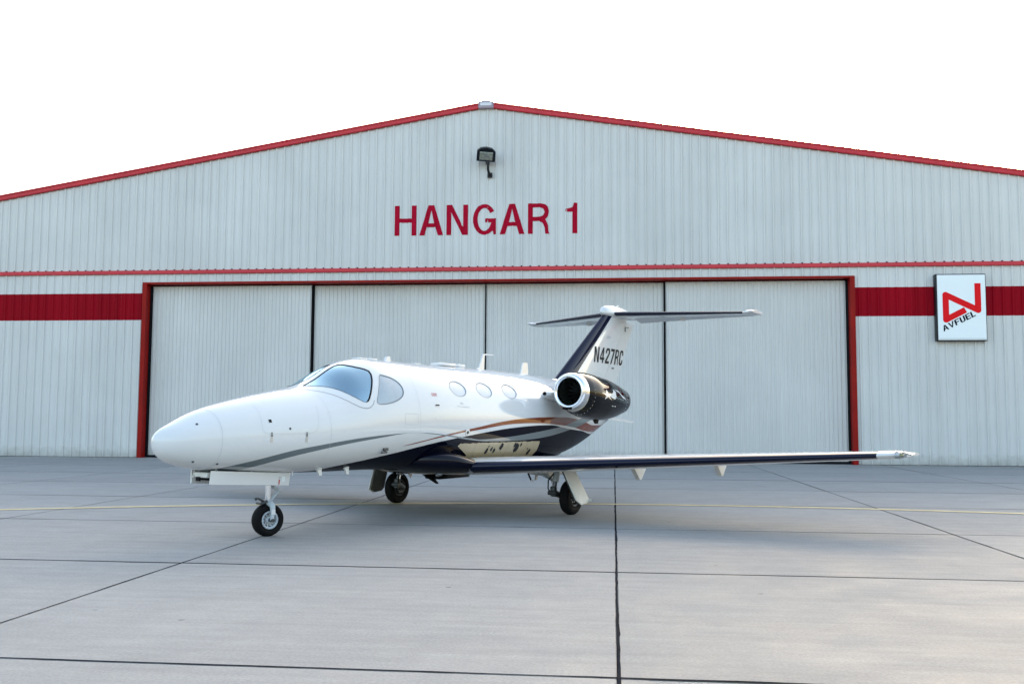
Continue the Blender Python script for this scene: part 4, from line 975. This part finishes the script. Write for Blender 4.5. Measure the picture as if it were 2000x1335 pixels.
# ---- engines ----
nz = pchip([.66,1.1,1.6,2.0,2.42], [1.897,1.850,1.797,1.778,1.770])
nr = pchip([.80,.95,1.2,1.5,1.75,2.0,2.2,2.34,2.42], [.318,.348,.372,.374,.360,.328,.290,.258,.240])
for side in (1, -1):
    yc = 1.28*side
    eng = empty('engine_nacelle', (0, -yc, 0), 0, jet)
    mb = MB(); rings = []
    for x in list(np.linspace(.80, 2.42, 44)):
        r = float(nr(x)); zc = float(nz(x)); rings.append([(x, r*math.cos(a), zc+r*math.sin(a)) for a in np.linspace(0, 2*PI, 56, endpoint=False)])
    cowl = mb.loft(rings, True, False).build('cowl', BLACKP, eng, 60)
    # polished lip: outside, rolled edge, throat
    lip = [(.80,.3195),(.76,.314),(.71,.300),(.675,.281),(.660,.258),(.668,.236),(.70,.219),(.76,.210)]
    mb = MB(); mb.loft([[(x, r*math.cos(a), float(nz(x))+r*math.sin(a)) for a in np.linspace(0, 2*PI, 56, endpoint=False)] for x, r in lip], True, False); mb.build('inlet_lip', CHROME, eng, 60)
    mb = MB(); mb.loft([[(x, r*math.cos(a), float(nz(.76))+r*math.sin(a)) for a in np.linspace(0, 2*PI, 48, endpoint=False)] for x, r in ((.755,.2095),(.9,.206),(1.08,.212))], True, False); mb.build('inlet_duct', FAN, eng, 60)
    zf = float(nz(.76))
    MB().lathe([(0,.21),(.005,.001)], (1.10,0,zf), (1,0,0), 40).build('fan_back', BLACK, eng)
    MB().lathe([(-.14,.002),(-.11,.022),(-.05,.052),(.0,.07)], (1.09,0,zf), (1,0,0), 24).build('spinner', FAN, eng, 60)
    for k in range(16):
        a = 2*PI*k/16; ca, sa = math.cos(a), math.sin(a); c2, s2 = math.cos(a+.28), math.sin(a+.28); c3, s3 = math.cos(a+.16), math.sin(a+.16)
        link('fan_blade', [(1.02,.06*ca,zf+.06*sa),(1.075,.06*c2,zf+.06*s2),(1.06,.205*c2,zf+.205*s2),(1.0,.205*c3,zf+.205*s3)], [(0,1,2,3)], DARKSTEEL, eng)
    # intake slot in the lower lip
    mb = MB(); mb.box((.675, .02*side, zf-.262), (.05,.17,.035), Matrix.Rotation(math.radians(-20),3,'Y'), .012); mb.build('lip_scoop', BLACK, eng)
    # nozzle
    mb = MB(); mb.loft([[(x, r*math.cos(a), float(nz(min(x,2.42)))+r*math.sin(a)) for a in np.linspace(0, 2*PI, 40, endpoint=False)] for x, r in ((2.39,.243),(2.50,.222),(2.51,.21),(2.30,.20),(2.29,.01))], True, False); mb.build('nozzle', mat('nozzle metal', (.05,.055,.06), .3, metal=.7), eng, 50)
    # drain mast under the cowl
    mb = MB(); zb = float(nz(1.6))-float(nr(1.6)); mb.prism([(1.52,zb+.02),(1.70,zb+.02),(1.66,zb-.055),(1.60,zb-.055)], lambda x,z:(x,-.018,z), lambda x,z:(x,.018,z)); mb.build('drain_mast', BLACK, eng)
    # decals on the outboard face: star, swoosh, stencils, rivets
    def onc(x, ang, off=.003):
        r = float(nr(x))+off; return (x, -side*r*math.cos(ang), float(nz(x))+r*math.sin(ang))
    def cdecal(name, pts_, m_, off=.004):
        tris = tessellate_polygon([[Vector((a, b_, 0)) for a, b_ in pts_]]); link(name, [onc(a, b_, off) for a, b_ in pts_], [tuple(t) for t in tris], m_, cowl)
    star = []
    for k in range(10):
        r = .17 if k % 2 == 0 else .055; a = PI/2+k*PI/5+.15; star.append((1.33+r*math.cos(a)*1.2, .06+r*math.sin(a)/.37*.55))
    cdecal('star_emblem', star, WHITE)
    cdecal('swoosh_emblem', [(1.36,.06),(1.48,.14),(1.56,.30),(1.57,.42),(1.66,.30),(1.66,.05),(1.60,-.05),(1.50,-.02)], mat('emblem grey', (.58,.62,.66), .3))
    cdecal('swoosh_emblem', [(1.62,.44),(1.80,.40),(1.95,.22),(2.10,.12),(2.20,-.10),(2.12,.03),(1.96,.10),(1.82,.30)], mat('emblem grey', (.58,.62,.66), .3))
    mb = MB()
    for k in range(14):
        a = .75-k*.19; c = Vector(onc(.95, a, .001)); mb.box(c, (.009,.009,.009))
    for k in range(6):
        c = Vector(onc(1.62+.07*k, .04-.01*k, .001)); mb.box(c, (.014,.014,.014))
    for k in range(11):
        c = Vector(onc(2.26, .7-.2*k, .001)); mb.box(c, (.012,.012,.012))
    rv = mb.build('rivet_row', GREYP, cowl); rv['kind'] = 'stuff'
    cdecal('stencil', [(1.52,-.34),(1.58,-.34),(1.58,-.38),(1.52,-.38)], WHITE); cdecal('stencil', [(1.62,-.34),(1.68,-.34),(1.68,-.38),(1.62,-.38)], WHITE)
    # pylon, with its small air scoop at the front
    rings = []
    for y, xa, c in ((.45,.70,2.25),(.80,.86,1.95),(1.0,.98,1.75)):
        rings.append([(xa+a*c, -y*side, 1.83+b_*c*.62) for a, b_ in foil(18, .15, 0)])
    pyl = MB().loft(rings).build('engine_pylon', WHITE, jet, 45)
    mb = MB(); rings = [[(xx, -(.86+r*math.cos(t))*side, 1.86+r*.8*math.sin(t)) for t in np.linspace(0, 2*PI, 16, endpoint=False)] for xx, r in ((.62,.040),(.64,.050),(.9,.070),(1.3,.03))]
    mb.loft(rings, True, False).build('pylon_scoop', WHITE, pyl, 60)
    MB().lathe([(0,.038),(.003,.001)], (.635,-.86*side,1.86), (1,0,0), 16).build('scoop_mouth', BLACK, pyl)

# ---- wheels ----
def tyre_prof(R, w, rim):
    pr = []
    for t in np.linspace(0, 2*PI, 28, endpoint=False):
        c, s = math.cos(t), math.sin(t); rm = (R+rim)/2; hr = (R-rim)/2
        pr.append((w/2*math.copysign(abs(s)**.75, s), rm+hr*math.copysign(abs(c)**.85, c)))
    return pr
def wheel(parent, c, R, w, rim, axis, spokes=9, dark=False):
    e = empty('wheel', c, 0, parent); ax = Vector(axis).normalized()
    MB().lathe(tyre_prof(R, w, rim), (0,0,0), ax, 48, close=True).build('tyre', RUBBER, e, 60)
    rm_ = DARKSTEEL if dark else GREYP
    mb = MB(); mb.lathe([(-.42*w,rim+.006),(-.46*w,rim-.004),(-.40*w,rim-.018),(-.25*w,rim-.022),(.25*w,rim-.022),(.40*w,rim-.018),(.46*w,rim-.004),(.42*w,rim+.006)], (0,0,0), ax, 40)
    a = ax.orthogonal().normalized(); b_ = ax.cross(a)
    for k in range(spokes):
        t = 2*PI*k/spokes; d = math.cos(t)*a+math.sin(t)*b_; s = ax.cross(d)
        M = Matrix((d, s, ax)).transposed(); mb.box(d*(rim*.62)+ax*0, (rim*.72,.020,.42*w), M, .004)
    for sg2 in (-1, 1): mb.lathe([(0,rim*.42),(.14*w*sg2,rim*.40),(.20*w*sg2,rim*.25),(.20*w*sg2,.001)], ax*(.16*w*sg2), ax, 24)
    mb.build('rim', rm_, e, 40)
    MB().lathe([(-.10*w,rim-.012),(-.10*w,.001)], (0,0,0), ax, 32).build('brake_disc', BLACK, e)
    for k in range(spokes):
        t = 2*PI*(k+.5)/spokes; d = math.cos(t)*a+math.sin(t)*b_
        MB().lathe([(0,.009),(.012,.009),(.012,.001)], d*rim*.55+ax*.22*w, ax, 6).build('bolt', STEEL, e)
    return e

# ---- nose gear ----
ng = empty('nose_gear', (-4.54, 0, 0), 0, jet)
st_a = math.radians(14)
MB().tube([(0,0,.80),(0,0,.40)], .038, 20).build('strut', CHROME, ng, 40)
MB().tube([(0,0,.95),(0,0,.62)], .055, 20).build('strut_cylinder', GREYP, ng, 40)
MB().tube([(0,0,.425),(0,0,.375)], .058, 20).build('strut_collar', DARKSTEEL, ng, 40)
steer = empty('steering_head', (0, 0, 0), -st_a, ng)
ng_axis = Vector((math.sin(st_a)*-1, -math.cos(st_a), 0))
fx = lambda x, y, z: (x*math.cos(-st_a)-y*math.sin(-st_a), x*math.sin(-st_a)+y*math.cos(-st_a), z)
mb = MB()
for s in (-1, 1):
    pr = [fx(-.005,0,.405), fx(.0,.05*s,.40), fx(.01,.095*s,.37), fx(.008,.105*s,.29), fx(.0,.105*s,.20)]
    mb.tube(pr, [.045,.045,.036,.027,.024], 12)
mb.build('fork', GREYP, ng, 50)
bpy.data.objects.remove(steer)
MB().tube([fx(0,-.13,.20), fx(0,.13,.20)], .022, 14).build('axle', DARKSTEEL, ng, 40)
wheel(ng, (0,0,.20), .20, .145, .105, Vector(fx(0,-1,0)), 10)
mb = MB(); mb.box(fx(-.085,0,.415), (.10,.14,.03), Matrix.Rotation(-st_a,3,'Z')@Matrix.Rotation(math.radians(-18),3,'Y'), .012); mb.build('mud_guard', DARKSTEEL, ng)
MB().tube([(.02,0,.62),(.17,0,.545),(.03,0,.42)], [.024,.028,.018], 10).build('torque_link', GREYP, ng, 40)
MB().tube([(-.05,0,.42),(-.17,0,.47),(-.20,0,.46)], [.016,.012,.018], 8).build('tow_fitting', DARKSTEEL, ng, 40)
link('fork_placard', [fx(-.02,-.132,.27), fx(.03,-.132,.27), fx(.03,-.132,.33), fx(-.02,-.132,.33)], [(0,1,2,3)], WHITE, ng)
# long nose gear doors, hanging open either side of the bay
for s in (1, -1):
    y = .165*s
    dm = Matrix.Rotation(math.radians(3.4),3,'Y')@Matrix.Rotation(math.radians(4*s),3,'X')
    door = MB().box(P(-4.965,y,.727), (1.225,.022,.158), dm, .006).build('nose_gear_door', WHITE, jet)
    if s > 0:
        for dx, dz, w, h, m_ in ((.50,.0,.05,.06,SIGNW),(.44,.02,.028,.02,SEAM)):
            c = Vector(P(-4.965,y,.727))+dm@Vector((dx,-.0135,dz)); MB().box(c, (w,.003,h), dm).build('placard', m_, door)
        c = Vector(P(-4.965,y,.727))+dm@Vector((.435,-.0135,-.035)); MB().box(c, (.014,.004,.06), dm).build('red_mark', REDP, door)
    for dx in (-.50, .0, .50):
        MB().tube([P(-4.965+dx,y,.80),P(-4.965+dx,.12*s,.86)], .012, 8).build('hinge', STEEL, door)
MB().box(P(-5.50,0,.79), (.16,.22,.06), bev=.01).build('landing_light_housing', CREAM, jet)
MB().box(P(-5.585,-.03,.745), (.02,.07,.05), bev=.006).build('landing_light', BLACK, jet)
MB().tube([P(-5.55,-.13,.84),P(-5.60,-.10,.76)], .010, 8).build('door_rod', CREAM, jet)
mb = MB(); mb.box(P(-4.95,0,.735), (1.1,.26,.02)); mb.build('gear_bay', BLACK, jet)

# ---- main gear ----
for side in (1, -1):
    mg = empty('main_gear', (0, -1.705*side, 0), 0, jet); Q = lambda x, out, z: (x, -out*side, z)     # out: outboard of the wheel centre
    wheel(mg, (0,0,.265), .265, .165, .135, Vector((0,-side,0)), 9, dark=True)
    MB().tube([Q(-.08,-.18,.80),Q(-.16,-.18,.50)], [.055,.05], 18).build('leg', GREYP, mg, 40)
    MB().tube([Q(-.16,-.18,.52),Q(-.20,-.18,.40)], .036, 16).build('oleo', CHROME, mg, 40)
    mb = MB(); mb.tube([Q(-.245,-.18,.335),Q(-.12,-.17,.31),Q(0,-.13,.265)], [.055,.046,.045], 14); mb.box(Q(-.215,-.18,.375), (.085,.085,.12), bev=.02); mb.build('trailing_link', DARKSTEEL, mg, 40)
    MB().tube([Q(-.245,-.25,.335),Q(-.245,-.11,.335)], .034, 14).build('link_pivot', DARKSTEEL, mg, 40)
    MB().tube([Q(0,-.15,.265),Q(0,.10,.265)], .035, 16).build('axle', DARKSTEEL, mg, 40)
    MB().tube([Q(-.13,-.20,.50),Q(-.40,-.42,.68)], .020, 12).build('side_brace', STEEL, mg, 40)
    MB().tube([Q(-.18,-.20,.62),Q(-.27,-.24,.52),Q(-.26,-.25,.40),Q(-.2,-.22,.30)], .010, 8).build('brake_hose', BLACK, mg, 60)
    MB().tube([Q(-.03,-.115,.265),Q(-.03,-.065,.265)], .085, 20).build('brake_unit', DARKSTEEL, mg, 40)
    # door on the outboard side, splayed
    v = [Q(-.45,.095,.72), Q(-.11,.095,.72), Q(-.01,.295,.255), Q(-.07,.305,.20), Q(-.26,.305,.185), Q(-.38,.295,.25)]
    mb = MB(); mb.add(v+[(a, b_-.02*side, c) for a, b_, c in v], [tuple(range(6)), tuple(range(11,5,-1))]+[(k, (k+1)%6, (k+1)%6+6, k+6) for k in range(6)])
    door = mb.build('main_gear_door', CREAM, mg)
    cv = sum((Vector(p_) for p_ in v), Vector())/6; mb = MB(); mb.add([cv+(Vector(p_)-cv)*.93+Vector((0,.026*side,-.010)) for p_ in v], [tuple(range(6))]); mb.build('door_liner', mat('door liner', (.11,.11,.10), .6), door)
    mb = MB(); mb.add([Q(-.01,.297,.255),Q(-.07,.307,.20),Q(-.04,.375,.225),Q(.03,.36,.262)], [(0,1,2,3)]); mb.build('door_lip', CREAM, door)
    # small inner door towards the belly
    mb = MB(); mb.prism([(-.25,.72),(.15,.72),(.02,.50),(-.02,.44)], lambda x,z: Q(x,-.30,z), lambda x,z: Q(x,-.315,z)); mb.build('inner_gear_door', CREAM, mg)

# ---- belly antennas ----
for x, wd, dp in ((-4.03,.075,.085),(-3.55,.07,.085)):
    zb = float(fB(math.sqrt(x-X0))); mb = MB(); a = 2.66
    p = fus(x, a)
    mb.prism([(x-wd*.6,p.z+.015),(x+wd*.6,p.z+.015),(x+wd*.7,p.z-dp),(x+wd*.1,p.z-dp)], lambda a_,b_,y=p.y: (a_,y-.010,b_), lambda a_,b_,y=p.y: (a_,y+.010,b_)); mb.build('belly_blade', CREAM, jet)
    MB().lathe([(0,.045),(.014,.03),(.014,.001)], (x,p.y-.004,p.z+.002), (0,-.5,-.85), 16).build('blade_base', CREAM, jet, 40)
MB().tube([P(-4.40,.26,.79),P(-4.40,.26,.74)], .008, 8).build('drain_tube', CREAM, jet)
mb = MB(); mb.prism([(-1.52,.63),(-1.30,.63),(-1.09,.46),(-1.13,.455)], lambda x,z:P(x,.012,z), lambda x,z:P(x,-.012,z)); mb.build('belly_blade', BLACK, jet)
mb = MB(); mb.box((-.85,0,.575), (.80,.30,.09), bev=.03); mb.build('belly_pod', BLACKP, jet, 40)
mb = MB(); mb.lathe([(0,.07),(.02,.06),(.03,.001)], P(-1.65,.45,.645), (0,-.35,-.9), 20); mb.build('belly_light', CHROME, jet, 50)
